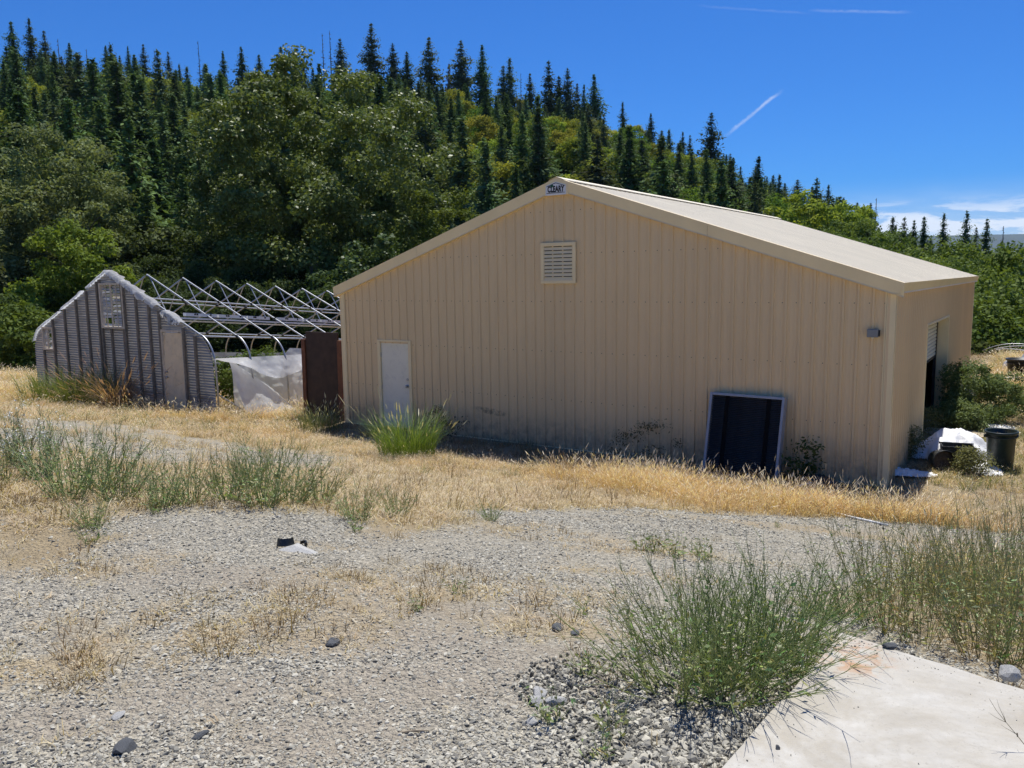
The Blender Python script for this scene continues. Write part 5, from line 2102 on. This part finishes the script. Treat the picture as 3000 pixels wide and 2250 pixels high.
CON = [conifer(800 + i, 20.0, w, b, 1.0, c1, c2, sp) for i, (w, b, c1, c2, sp) in enumerate((
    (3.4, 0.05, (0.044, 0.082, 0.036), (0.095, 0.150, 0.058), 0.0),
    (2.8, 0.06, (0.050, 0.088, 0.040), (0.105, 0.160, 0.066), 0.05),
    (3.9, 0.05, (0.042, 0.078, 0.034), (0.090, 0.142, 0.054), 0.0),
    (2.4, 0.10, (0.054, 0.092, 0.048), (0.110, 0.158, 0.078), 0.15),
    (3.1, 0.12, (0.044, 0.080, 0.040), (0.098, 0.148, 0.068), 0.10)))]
PINE = [conifer(820 + i, 20.0, w, 0.12, 0.8, (0.050, 0.074, 0.042), (0.100, 0.130, 0.072), 0.22, slope=0.52) for i, w in enumerate((3.6, 4.2))]
REDCON = conifer(830, 20.0, 2.4, 0.1, 0.8, (0.046, 0.066, 0.038), (0.088, 0.105, 0.060), 0.3, brown=0.55)
SNAG = [snag(840), snag(841)]
MAD = [broadleaf(850 + i, 11.0, 4.6, 6.6, 4.4, 40, 5200, 0.25, a, b, 'madrone', clump=(1.0, 1.7), depth=3, fill=0.62) for i, (a, b) in enumerate((
    ((0.150, 0.200, 0.030), (0.40, 0.430, 0.070)),
    ((0.125, 0.185, 0.030), (0.33, 0.385, 0.062)),
    ((0.170, 0.200, 0.035), (0.43, 0.440, 0.080)),
    ((0.095, 0.155, 0.028), (0.23, 0.310, 0.055))))]


def ridge_r(xd):
    return float(np.interp(az_of(px_ray(xd, 600)), R_AZ, R_V))


def build_skyline():
    """the trees that stand against the sky, each where the ridge carries it"""
    L = [(25, 47, 120, 'c'), (62, 40, 130, 'c'), (95, 66, 130, 'p'), (124, 84, 140, 's'), (150, 94, 160, 'c'), (186, 106, 150, 's'), (228, 100, 180, 'c'), (275, 101, 170, 'c'), (308, 95, 170, 'p'), (333, 108, 170, 's'), (362, 112, 180, 'p'), (427, 88, 165, 's'), (480, 112, 190, 'c'), (520, 102, 190, 'c'), (560, 118, 190, 'c'), (605, 100, 190, 'c'), (637, 104, 190, 'c'), (696, 72, 170, 's'), (712, 66, 170, 's'), (735, 84, 180, 'p'), (800, 50, 195, 'p'), (848, 93, 195, 'p'), (878, 112, 200, 'c'), (925, 80, 200, 'p'), (968, 138, 220, 'r'), (996, 88, 220, 'p'), (1040, 98, 220, 'c'), (1088, 142, 230, 'p'), (1101, 126, 230, 'c'), (1125, 158, 235, 's'), (1145, 158, 240, 'p'), (1186, 132, 240, 'p'), (1207, 165, 245, 'c'), (1226, 147, 250, 'p'), (1246, 180, 255, 'p'), (1262, 184, 255, 'c'), (1284, 162, 270, 'c'), (1345, 221, 300, 'c'), (1405, 246, 320, 'c'), (1428, 282, 330, 'c'), (1475, 285, 350, 'c'), (1490, 292, 350, 'p'), (1537, 244, 370, 'p'), (1568, 335, 390, 'c'), (1600, 360, 410, 'c'), (1632, 360, 420, 'p'), (1657, 382, 430, 'c'), (1695, 396, 450, 'c'), (1722, 388, 450, 'p'), (1755, 404, 460, 'c'), (1790, 400, 470, 'c'), (1822, 428, 480, 'c'), (1852, 438, 490, 'c'), (1893, 428, 510, 's'), (1882, 440, 510, 'c')]
    cnt = {}
    for (x, yt, yb, k) in L:
        R = ridge_r(x) - rng.uniform(2, 16)
        top = at_dist(x, yt, R)
        z0 = gz(top[0], top[1])
        h = max(7.0, top[2] - z0)
        # tall ones show only their heads above the wood; keep the real height
        m = {'c': CON[rng.integers(0, 5)], 'p': PINE[rng.integers(0, 2)], 'r': REDCON, 's': SNAG[rng.integers(0, 2)]}[k]
        base = 15.0 if k == 's' else 20.0
        i = cnt.get(k, 0)
        cnt[k] = i + 1
        nm, lab, cat, gr = {'c': ('fir_tree', 'dark pointed fir on the hill skyline, %s such fir from the left', 'fir tree', 'firs on the skyline'),
                            'p': ('pine_tree', 'loose-branched pine on the hill skyline, %s such pine from the left', 'pine tree', 'pines on the skyline'),
                            'r': ('dying_conifer', 'half brown dying conifer among the pines on the skyline', 'conifer', None),
                            's': ('dead_tree', 'bare dead tree on the hill skyline, %s dead one from the left', 'dead tree', 'dead trees on the skyline')}[k]
        lab = lab % ordinal(i) if '%s' in lab else lab
        e = tree(nm, lab, (top[0], top[1], z0 - 0.3), m, 1.0, group=gr, cat=cat)
        sxy = {'c': h / base, 'p': h / base, 'r': h / base, 's': 0.8}[k]
        sxy = np.clip(sxy * (0.95 if k != 's' else 1), 0.75, 1.5) * rng.uniform(0.8, 1.2)
        e.scale = (sxy, sxy, (h + 0.3) / base)


build_skyline()

ROOF = [(0, 640), (728, 640), (728, 626), (1207, 392), (1665, 470), (2110, 604), (2110, 760), (2212, 770)]


def part_of_hill(x, y, z):
    u, v = project([[x, y, z]])[0]
    side = 'left of the cottonwood' if u < 420 else 'behind the cottonwood' if u < 900 else 'above the roof peak' if u < 1300 else 'above the right roof slope'
    sk = float(np.interp(u, [q[0] for q in _sky_pts], [q[1] for q in _sky_pts]))
    return side + (', just below the skyline' if v < sk + 60 else ', halfway up' if v < sk + 160 else ', low on the slope')


def build_hill_forest():
    """the wood on the slope; only what stands in view"""
    pts = []
    r = 104.0
    while r < 338:
        step = 7.4 * (0.75 + r / 400)
        half = math.atan(1500 / FPX) + 0.05
        a = -half
        while a < half:
            aa = FWD + a + rng.normal(0, 0.32) * step / r
            rr = r + rng.normal(0, 2.4)
            pts.append((aa, rr))
            a += step / r
        r += step * 0.95
    nc = nm = 0
    order = rng.permutation(len(pts))
    ok = []
    for i in order:
        aa, rr = pts[i]
        x, y = CAM[0] + rr * math.sin(aa), CAM[1] + rr * math.cos(aa)
        R = float(np.interp(np.clip(aa, SK_AZ[0], SK_AZ[-1]), R_AZ, R_V))
        if rr > R - 6:
            continue
        z = gz(x, y)
        u0 = project([[x, y, z]])[0, 0]
        mix = 0.70 - 0.28 * sstep(800, 1300, u0) + 0.36 * sstep(1420, 1620, u0) + vnoise(x, y, 30.0) * 0.6
        con = rng.random() < mix
        h = rng.uniform(13, 25) if con else rng.uniform(7.5, 12)
        u = project([[x, y, z + h]])[0]
        can = float(np.interp(u[0], [q[0] for q in _sky_pts], [q[1] for q in _sky_pts])) - (float(np.interp(u[0], [0, 700, 1000, 2200], [70, 70, 46, 42])) if con else 30) + rng.normal(0, 18)
        if u[1] < can:
            v0 = project([[x, y, z]])[0][1]
            h *= (v0 - can) / (v0 - u[1])
            u[1] = can
            if h < (6.5 if con else 5.0):
                continue
        lim = np.interp(u[0], [q[0] for q in ROOF], [q[1] for q in ROOF])
        if u[0] < -40 or u[0] > 2260 or u[1] > lim + 6:
            continue
        # hidden behind the big cottonwood and its neighbours
        if ((u[0] - 640) / 250) ** 2 + ((u[1] - 400) / 240) ** 2 < 0.8:
            continue
        if u[1] > 560 and 60 < u[0] < 900:
            continue
        ok.append((rr, x, y, z, con, h))
    ok.sort()
    for (rr, x, y, z, con, h) in ok:
        if con and nc < 298:
            nc += 1
            m = CON[rng.integers(0, 5)] if rng.random() < 0.85 else PINE[rng.integers(0, 2)]
            s = h / 20.0
            e = tree('conifer_tree', 'dark green conifer in the hillside wood, ' + part_of_hill(x, y, z), (x, y, z - 0.3), m, 1.0, group='conifers in the hillside wood, ' + part_of_hill(x, y, z), cat='conifer')
            w = max(s, 0.70) * rng.uniform(0.9, 1.3)
            e.scale = (w, w, s)
        elif not con and nm < 298:
            nm += 1
            s = h / 11.0
            e = tree('broadleaf_tree', 'rounded yellow-green tree in the hillside wood, ' + part_of_hill(x, y, z), (x, y, z - 0.3), MAD[rng.integers(0, 4)], 1.0, group='broadleaf trees in the hillside wood, ' + part_of_hill(x, y, z), cat='broadleaf tree')
            w = s * rng.uniform(0.95, 1.25)
            e.scale = (w, w, s)
    print('hill forest', nc, nm)


build_hill_forest()


def build_undergrowth():
    """brush below the trees, one mass"""
    r = np.random.default_rng(5)
    br = []
    for i in range(4):
        n = 420
        d = r.normal(size=(n, 3)); d /= np.linalg.norm(d, axis=1)[:, None]
        d[:, 2] = np.abs(d[:, 2])
        P = d * (r.random(n) ** 0.4)[:, None] * [1.6, 1.6, 1.3]
        V, F = leaf_quads(P, 0.22, r, 0.3, 0.6, d * 0.5)
        c = np.array((0.045, 0.075, 0.02)) * (1 - r.random((n, 1))) + np.array((0.11, 0.15, 0.04)) * r.random((n, 1))
        br.append(mesh_np('brush', V, F, MAT['madrone'], False, np.repeat(c, 4, 0)))
    n = 3600
    rr = 44 * (330 / 44) ** rng.random(n)
    half = math.atan(1500 / FPX) + 0.08
    a = FWD + rng.uniform(-half, half, n)
    x, y = CAM[0] + rr * np.sin(a), CAM[1] + rr * np.cos(a)
    R = np.interp(a, R_AZ, R_V)
    uv = project(np.stack([x, y, ground_z(x, y) + 2], 1))
    lim = np.interp(uv[:, 0], [q[0] for q in ROOF], [q[1] for q in ROOF])
    gh = (x > -12.5) & (x < -2) & (y < 13)
    keep = (rr < R - 4) & (uv[:, 1] < lim + 120) & ~gh & ~((x > -1) & (x < 16) & (y < 18))
    keep &= ~((rr < 58) & (uv[:, 0] < 80) & (uv[:, 1] > 690))
    keep &= ~((uv[:, 0] > 1850) & (rng.random(len(x)) < 0.75))
    x, y, rr = x[keep], y[keep], rr[keep]
    n = len(x)
    s = rng.uniform(0.6, 1.5, n) * np.clip(rr / 90, 0.75, 1.6)
    rot = np.stack([np.zeros(n), np.zeros(n), rng.uniform(0, 6.28, n)], 1)
    scatter('undergrowth', np.stack([x, y, ground_z(x, y) - 0.1], 1), rot, s, br, rng.integers(0, 4, n), label='dark brush growing under the trees of the hillside', cat='undergrowth')


build_undergrowth()


def stand(xd, yt, dist, z0=None):
    """foot point and height of a tree seen with its top at (xd, yt), standing at a distance"""
    t = at_dist(xd, yt, dist)
    z = gz(t[0], t[1]) if z0 is None else z0
    return np.array([t[0], t[1], z]), t[2] - z


def near_trees():
    # the big cottonwood
    p, h = stand(672, 112, 80)
    m = broadleaf(900, h, 13.2, h * 0.49, h * 0.445, 250, 140000, 0.19, (0.092, 0.130, 0.034), (0.225, 0.275, 0.085), 'leaf_gloss', 'bark_pale', clump=(1.1, 2.1), depth=5, limb_len=h * 0.24, fill=0.35)
    tree('cottonwood_tree', 'huge glossy-leaved cottonwood towering behind the greenhouse', p, m, 1.0, 0.6)
    # its neighbours
    p, h = stand(955, 425, 70)
    m = broadleaf(901, h, 5.6, h * 0.52, h * 0.5, 75, 22000, 0.145, (0.085, 0.125, 0.022), (0.20, 0.245, 0.05), 'leaf', clump=(0.7, 1.3), depth=4)
    tree('alder_tree', 'bright yellow-green tree at the right foot of the huge cottonwood', p, m, 1.0)
    p, h = stand(845, 505, 62)
    m = broadleaf(902, h, 4.6, h * 0.5, h * 0.48, 60, 12000, 0.19, (0.06, 0.10, 0.028), (0.14, 0.20, 0.075), 'leaf_gloss', clump=(0.7, 1.2), depth=4)
    tree('maple_tree', 'pale shining maple just above the left end of the steel roof', p, m, 1.0)
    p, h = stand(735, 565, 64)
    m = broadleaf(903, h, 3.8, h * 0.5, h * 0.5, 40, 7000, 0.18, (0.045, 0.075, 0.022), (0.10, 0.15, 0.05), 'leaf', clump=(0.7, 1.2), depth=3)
    tree('maple_tree', 'dim young maple in the shade under the huge cottonwood', p, m, 1.0)
    # left side
    p, h = stand(105, 292, 90)
    m = broadleaf(904, h, 9.2, h * 0.55, h * 0.47, 150, 45000, 0.17, (0.110, 0.142, 0.058), (0.240, 0.282, 0.118), 'leaf', clump=(0.9, 1.7), depth=4)
    tree('oak_tree', 'wide grey-green oak high at the left edge', p, m, 1.0)
    p, h = stand(-30, 400, 84)
    m = broadleaf(905, h, 6.5, h * 0.5, h * 0.5, 80, 16000, 0.20, (0.07, 0.09, 0.035), (0.14, 0.16, 0.06), 'leaf', clump=(0.9, 1.6), depth=4)
    tree('oak_tree', 'dull green oak cut by the left edge below the wide oak', p, m, 1.0)
    p, h = stand(140, 466, 58)
    m = broadleaf(906, h, 3.3, h * 0.47, h * 0.50, 62, 22000, 0.12, (0.115, 0.180, 0.026), (0.26, 0.34, 0.055), 'leaf', clump=(0.6, 1.05), depth=4, shape=1.0)
    tree('ash_tree', 'bright fresh green tree left of the greenhouse peak', p, m, 1.0)
    p, h = stand(60, 610, 57)
    m = broadleaf(907, h, 4.2, h * 0.5, h * 0.5, 50, 10000, 0.15, (0.055, 0.085, 0.022), (0.12, 0.16, 0.045), 'leaf', clump=(0.6, 1.1), depth=3)
    tree('bushy_tree', 'low dark bushy tree under the bright green tree at the left', p, m, 1.0)
    p, h = stand(225, 560, 66)
    m = broadleaf(908, h, 3.8, h * 0.5, h * 0.5, 50, 9000, 0.16, (0.05, 0.075, 0.022), (0.11, 0.14, 0.05), 'leaf', clump=(0.6, 1.1), depth=3)
    tree('bushy_tree', 'dull green bushy tree right behind the greenhouse peak', p, m, 1.0)
    p, h = stand(20, 655, 45)
    m = broadleaf(909, h, 3.4, h * 0.42, h * 0.55, 44, 9000, 0.12, (0.065, 0.105, 0.02), (0.15, 0.20, 0.045), 'leaf', clump=(0.5, 0.9), depth=3)
    tree('bramble_bush', 'light green bramble thicket at the left edge beside the greenhouse', p, m, 1.0, cat='bush')
    p, h = stand(85, 735, 43)
    m = broadleaf(910, h, 1.6, h * 0.45, h * 0.55, 20, 3000, 0.09, (0.04, 0.075, 0.018), (0.09, 0.14, 0.035), 'leaf', clump=(0.3, 0.6), depth=2)
    tree('bramble_bush', 'small dark bramble bush touching the left end of the gable', p, m, 1.0, cat='bush')
    # dark middle distance behind the bare bows
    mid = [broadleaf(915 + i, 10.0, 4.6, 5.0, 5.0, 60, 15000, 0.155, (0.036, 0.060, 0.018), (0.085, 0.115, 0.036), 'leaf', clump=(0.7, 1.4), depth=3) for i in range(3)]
    spots = [(285, 540, 84), (360, 470, 90), (430, 560, 70), (500, 590, 66), (560, 575, 72), (620, 600, 64), (690, 590, 70), (760, 600, 58), (330, 590, 62), (470, 500, 84), (590, 520, 86), (800, 560, 76), (880, 560, 74), (395, 615, 56), (660, 540, 88)]
    order = sorted(range(len(spots)), key=lambda q: spots[q][0])
    for i, (x, yt, d) in enumerate(spots):
        p, h = stand(x, yt, d)
        e = tree('shade_tree', 'dark leafy tree in the shade behind the bare greenhouse bows, %s from the left' % ordinal(order.index(i)), p, mid[i % 3], 1.0, group='shade trees behind the greenhouse')
        s = h / 10.0
        e.scale = (max(s, 0.75), max(s, 0.75), s)
    firs = [(275, 262, 100), (205, 380, 104), (330, 300, 108), (430, 330, 112), (180, 330, 118), (395, 380, 96), (470, 250, 122), (310, 400, 90), (255, 410, 95)]
    order = sorted(range(len(firs)), key=lambda q: firs[q][0])
    for i, (x, yt, d) in enumerate(firs):
        p, h = stand(x, yt, d)
        e = tree('fir_tree', 'tall dark fir between the oak and the cottonwood, %s from the left' % ordinal(order.index(i)), p, CON[i % 5], 1.0, group='firs between oak and cottonwood', cat='fir tree')
        e.scale = (h / 20 * 1.05, h / 20 * 1.05, h / 20)
    # right side beyond the building
    for i, (x, yt, d, rad, lab) in enumerate(((1975, 545, 84, 5.5, 'yellow-green tree just above the far end of the steel roof'), (2060, 528, 78, 5.5, 'rounded light green tree above the far right roof corner'), (2130, 545, 66, 5.2, 'leafy light green tree right of the far roof corner'), (2190, 640, 52, 4.2, 'green tree at the right edge above the hoops'), (2120, 690, 50, 3.6, 'dark green leafy tree against the far right corner of the building'), (2215, 600, 70, 5.0, 'dark green tree cut by the right edge'), (1900, 505, 98, 5.5, 'yellow-green tree behind the steel roof, nearest to the hill'), (1830, 480, 110, 5.5, 'olive green tree behind the upper part of the steel roof'))):
        p, h = stand(x, yt, d)
        m = broadleaf(940 + i, h, rad, h * 0.52, h * 0.5, 90, 20000, 0.155 if d > 60 else 0.125, (0.060, 0.105, 0.022), (0.20, 0.265, 0.055), 'leaf', clump=(0.8, 1.5), depth=4)
        tree('leafy_tree', lab, p, m, 1.0)
    side = broadleaf(960, 11.0, 5.0, 5.8, 5.2, 70, 9000, 0.2, (0.060, 0.100, 0.022), (0.145, 0.200, 0.045), 'leaf', clump=(0.8, 1.4), depth=3)  # unseen trees added beyond the right of view to darken the right wall
    for i, (x, y) in enumerate(((24.5, 19.0), (26.0, 11.0), (27.0, 3.5), (30.0, -4.0))):
        tree('leafy_tree', 'leafy tree added out of view to darken the right wall, %s one counted from the back' % ordinal(i), (x, y, gz(x, y)), side, 1.0, group='trees added out of view right of the yard')
    cons = [(1955, 470, 128, 'p'), (1975, 478, 124, 'c'), (1998, 468, 126, 'c'), (2040, 462, 120, 'c'), (2090, 457, 118, 'c'), (2108, 492, 122, 'p'), (2134, 475, 112, 'c'), (2168, 488, 120, 's'), (2178, 532, 96, 'c'), (2204, 530, 88, 'c'), (1935, 488, 134, 'c')]
    order = sorted(range(len(cons)), key=lambda q: cons[q][0])
    for i, (x, yt, d, k) in enumerate(cons):
        p, h = stand(x, yt, d)
        m = {'c': CON[i % 5], 'p': PINE[i % 2], 's': SNAG[0]}[k]
        nm = {'c': 'fir_tree', 'p': 'pine_tree', 's': 'dead_tree'}[k]
        lab = {'c': 'dark fir', 'p': 'thin pine', 's': 'bare dead tree'}[k] + ' against the clouds beyond the roof, %s conifer from the left there' % ordinal(order.index(i))
        e = tree(nm, lab, p, m, 1.0, group='conifers right of the roof', cat={'c': 'fir tree', 'p': 'pine tree', 's': 'dead tree'}[k])
        b = 15.0 if k == 's' else 20.0
        w = h / b * (0.85 if k != 's' else 0.7)
        e.scale = (w, w, h / b)


near_trees()


# ------------------------------------------------------------------ shrubs and clutter round the right corner
def shrub(name, label, pos, h, rad, n, leaf, cA, cB, seed, mat='leaf', cat='shrub', clump=(0.14, 0.3), nc=40):
    m = broadleaf(seed, h, rad, h * 0.5, h * 0.52, nc, n, leaf, cA, cB, mat, clump=clump, depth=3, limb_len=h * 0.32, aspect=0.42)
    e = empty(name, tuple(pos), rng.uniform(0, 6))
    tag(e, label, cat)
    link('stems', m[0], e)
    link('leaves', m[1], e)
    return e


sA, sB = (0.115, 0.165, 0.060), (0.24, 0.30, 0.125)
for i, (a, b, h, rad, lab) in enumerate(((2085, 905, 1.55, 0.62, 'tall green shrub against the right wall beyond the roll-up door'), (2120, 915, 1.15, 0.75, 'bushy green shrub right of the tall wall shrub'), (2165, 905, 1.05, 0.70, 'green shrub thicket farther right of the wall shrubs'), (2075, 925, 0.55, 0.55, 'low dark leafy plant at the foot of the wall shrub'))):
    shrub('green_shrub', lab, G(a, b), h, rad, 7000, 0.034, sA, sB, 960 + i)
for i, (a, b, h, rad, lab) in enumerate(((1950, 990, 0.55, 0.34, 'scruffy olive weed bush at the right building corner'), (2100, 1024, 0.42, 0.22, 'scruffy olive weed bush in front of the white tarp'), (1990, 935, 0.55, 0.3, 'thin weed growing by the roll-up doorway'))):
    shrub('weed_bush', lab, G(a, b), h, rad, 2600, 0.024, (0.13, 0.14, 0.055), (0.27, 0.26, 0.12), 970 + i, nc=30)
shrub('dark_weed', 'dark leafy weed standing at the wall right of the finned panel', np.array([10.98, -0.34, ZB]), 0.75, 0.18, 420, 0.040, (0.05, 0.07, 0.02), (0.10, 0.13, 0.04), 980, nc=14)
shrub('wall_weed', 'thin brownish weed tangle at the wall below the smudge', np.array([3.3, -0.40, ZB]), 0.7, 0.5, 700, 0.026, (0.09, 0.08, 0.04), (0.16, 0.14, 0.07), 981, nc=16)
shrub('wall_weed', 'thin brownish weed tangle at the wall left of the finned panel', np.array([8.0, -0.42, ZB]), 0.75, 0.8, 900, 0.026, (0.09, 0.08, 0.04), (0.16, 0.14, 0.07), 982, nc=18)
for i, (x, y, h, rad, lab) in enumerate(((-4.4, 0.3, 1.55, 0.8, 'leafy green bush inside the bare greenhouse right of the gable'), (-6.2, 3.5, 1.35, 1.1, 'green bramble growing inside the greenhouse behind the plastic'), (-9.5, 5.5, 1.4, 1.2, 'green bramble deep inside the bare greenhouse'))):
    shrub('greenhouse_bush', lab, np.array([x, y, gz(x, y)]), h, rad, 5000, 0.055, (0.06, 0.105, 0.02), (0.15, 0.21, 0.05), 985 + i, nc=34, clump=(0.2, 0.4))


def heap(name, label, pos, rx, ry, h, seed, mat, cat='tarp', rz=0.0):
    """crumpled sheet thrown over the ground"""
    n = 46
    V, F = [], []
    r = np.random.default_rng(seed)
    c, s_ = math.cos(rz), math.sin(rz)
    for i in range(n + 1):
        for j in range(n + 1):
            u, v = i / n * 2 - 1, j / n * 2 - 1
            e = math.hypot(u, v)
            edge = 1.0 + 0.25 * float(vnoise(u * 3 + seed, v * 3, 0.7))
            u2, v2 = u * edge, v * edge
            x, y = pos[0] + (u2 * rx * c - v2 * ry * s_), pos[1] + (u2 * rx * s_ + v2 * ry * c)
            z = gz(x, y) + 0.03 + h * max(0, 1 - e ** 2) ** 0.8 * (0.75 + 0.7 * float(vnoise(u + seed, v, 0.45))) + 0.05 * abs(float(vnoise(u * 2 + seed, v * 2 + 5, 0.16))) + 0.03 * float(vnoise(u * 2 + seed, v * 2 + 9, 0.07))
            V.append((x, y, z))
    m = n + 1
    for i in range(n):
        for j in range(n):
            if math.hypot((i + .5) / n * 2 - 1, (j + .5) / n * 2 - 1) < 1.02:
                F.append((i * m + j, (i + 1) * m + j, (i + 1) * m + j + 1, i * m + j + 1))
    o = link(name, mesh_np(name, V, np.array(F), mat, True))
    tag(o, label, cat)


g = G(2055, 985)
heap('white_tarp', 'big crumpled white tarp heaped beside the right wall', g, 0.72, 0.9, 0.55, 3, MAT['tarp'])
g = G(2120, 1015)
heap('white_tarp', 'strip of white tarp trailing forward past the black barrel', g, 0.28, 0.55, 0.07, 5, MAT['tarp'], rz=0.3)
g = G(1950, 1027)
heap('white_tarp', 'scrap of bluish white plastic on the ground at the building corner', g, 0.5, 0.2, 0.09, 8, MAT['tarp'], rz=0.2)
g = G(2060, 938)
heap('beige_sheet', 'flat beige sheet on the ground before the roll-up door', g, 0.6, 0.5, 0.03, 12, simple('beige_sheet', (0.46, 0.38, 0.27), 0.8, var=0.1), cat='sheet')
g = G(2145, 925)
heap('white_tarp', 'flat white tarp scrap lying behind the tall black can', g, 0.4, 0.3, 0.05, 14, MAT['tarp'])
g = G(1770, 1030)
heap('black_bag', 'black plastic bag in the shade at the wall beside the building corner', np.array([11.2, -0.45, 0]), 0.35, 0.2, 0.15, 16, MAT['pvc_black'], cat='bag')


def clutter():
    # tall dark plastic can
    p = G(2160, 1012)
    E_ = empty('plastic_can', tuple(p))
    tag(E_, 'tall dark green plastic can full of dry leaves by the white tarp', 'can')
    E_.rotation_euler = (0.03, -0.02, 0)
    E_.scale = (0.82, 0.82, 0.86)
    MB().lathe([(0.0, 0.0), (0.235, 0.0), (0.24, 0.03), (0.285, 0.74), (0.315, 0.745), (0.322, 0.76), (0.318, 0.79), (0.300, 0.792), (0.285, 0.77), (0.262, 0.65), (0.0, 0.65)], 36).build('body', MAT['can_green'], E_, True)
    MB().lathe([(0.292, 0.66), (0.305, 0.665), (0.305, 0.685), (0.294, 0.69)], 36).build('band', MAT['can_green'], E_, True)
    for a in (0.3, 3.44):
        MB().box((0.30 * math.cos(a) - 0.03, 0.30 * math.sin(a) - 0.05, 0.66), (0.30 * math.cos(a) + 0.03, 0.30 * math.sin(a) + 0.05, 0.71)).build('handle', MAT['can_green'], E_)
    V, F, C = blades(60, 0.16, 0.22, 1.2, 0.012, 77, (0.10, 0.075, 0.045), (0.22, 0.17, 0.10), seg=2)
    V[:, 2] += 0.66
    link('dry_leaves', mesh_np('dry_leaves', V, F, MAT['straw'], False, C), E_)
    # black barrel on its side, mouth towards the yard
    p = G(2040, 1018)
    E_ = empty('black_barrel', tuple(p + np.array([0, 0, 0.17])))
    tag(E_, 'black plastic bucket lying on its side among the tarps', 'bucket')
    E_.rotation_euler = (math.radians(84), 0, math.radians(24))
    MB().lathe([(0.0, -0.38), (0.16, -0.38), (0.165, -0.36), (0.185, 0.0), (0.200, 0.005), (0.200, 0.03), (0.186, 0.03), (0.175, 0.0), (0.15, -0.33), (0.0, -0.33)], 28).build('body', MAT['pvc_black'], E_, True)
    MB().lathe([(0.0, -0.10), (0.08, -0.06), (0.168, -0.09)], 20).build('soil', simple('potting_soil', (0.10, 0.075, 0.05), 0.95, var=0.5, scale=30), E_)
    # black crate
    p = G(2066, 1004)
    E_ = empty('black_crate', tuple(p + np.array([0, 0, 0.16])), 0.2)
    tag(E_, 'black plastic tray crate standing on the white tarp', 'crate')
    w, d, h = 0.26, 0.20, 0.20
    mb = MB()
    for (lo, hi) in (((-w, -d, 0), (w, -d + 0.015, h)), ((-w, d - 0.015, 0), (w, d, h)), ((-w, -d + 0.015, 0), (-w + 0.015, d - 0.015, h)), ((w - 0.015, -d + 0.015, 0), (w, d - 0.015, h)), ((-w + 0.015, -d + 0.015, 0), (w - 0.015, d - 0.015, 0.015))):
        mb.box(lo, hi)
    mb.build('tray', MAT['pvc_black'], E_)
    mb = MB().box((-w - 0.02, -d - 0.02, h - 0.03), (w + 0.02, -d - 0.0005, h + 0.005)).box((-w - 0.02, d + 0.0005, h - 0.03), (w + 0.02, d + 0.02, h + 0.005))
    mb.build('rim', MAT['pvc_black'], E_)
    # bent white hoops and dark junk at the far right
    for k, (x0, x1, lift, lab) in enumerate(((2120, 2330, 0.50, 'highest thin pale hoop arching in from the right edge'), (2145, 2360, 0.32, 'pale bent pipe below the high hoop at the right edge'), (2150, 2300, 0.20, 'lowest pale bent pipe lying on the junk pile at the right'))):
        a, b = G(x0, 790 - k * 2), G(x1, 800 + 6 * k)
        pts = []
        for i in range(17):
            u = i / 16
            q = a * (1 - u) + b * u
            q[2] = gz(q[0], q[1]) + 0.1 + lift * math.sin(math.pi * (0.08 + 0.92 * u) ** 0.8) + (0.35 if k else 0.25)
            pts.append(tuple(q))
        o = MB().tube(pts, 0.013, 6).build('bent_hoop', MAT['white_pvc'] if k else MAT['galv'], None, True)
        tag(o, lab, 'pipe')
    p = G(2203, 812)
    E_ = empty('black_tub', tuple(p), 0.4)
    tag(E_, 'black plastic tub in the junk pile at the right edge', 'tub')
    MB().lathe([(0.0, 0.0), (0.34, 0.0), (0.40, 0.52), (0.44, 0.53), (0.44, 0.57), (0.39, 0.57), (0.33, 0.1), (0.0, 0.08)], 24).build('body', MAT['pvc_black'], E_, True)
    MB().lathe([(0.385, 0.42), (0.41, 0.425), (0.41, 0.44), (0.39, 0.445)], 24).build('band', MAT['pvc_black'], E_, True)
    heap('white_tarp', 'low white plastic pile under the black tub at the right edge', G(2195, 824), 0.6, 0.4, 0.12, 21, MAT['tarp'])
    heap('grey_bundle', 'grey wrapped bundle on top of the junk at the right edge', G(2225, 800) + np.array([0, 0, 0]), 0.8, 0.6, 0.75, 23, simple('grey_wrap', (0.36, 0.37, 0.40), 0.4, var=0.2), cat='bundle')


clutter()


def build_haze():
    o = MB().box((-9500, -9500, -60.0), (9500, 9500, 470.0)).build('haze', bpy.data.materials.new('valley_haze'))
    m = o.data.materials[0]
    m.use_nodes = True
    nt = NT(m.node_tree)
    nt.n.clear()
    out = nt.add('ShaderNodeOutputMaterial')
    v = nt.add('ShaderNodeVolumePrincipled')
    v.inputs['Color'].default_value = (0.45, 0.68, 1.0, 1)
    v.inputs['Density'].default_value = 0.000035
    v.inputs['Anisotropy'].default_value = 0.0
    nt.l.new(v.outputs[0], out.inputs['Volume'])
    tag(o, kind='stuff')


build_haze()
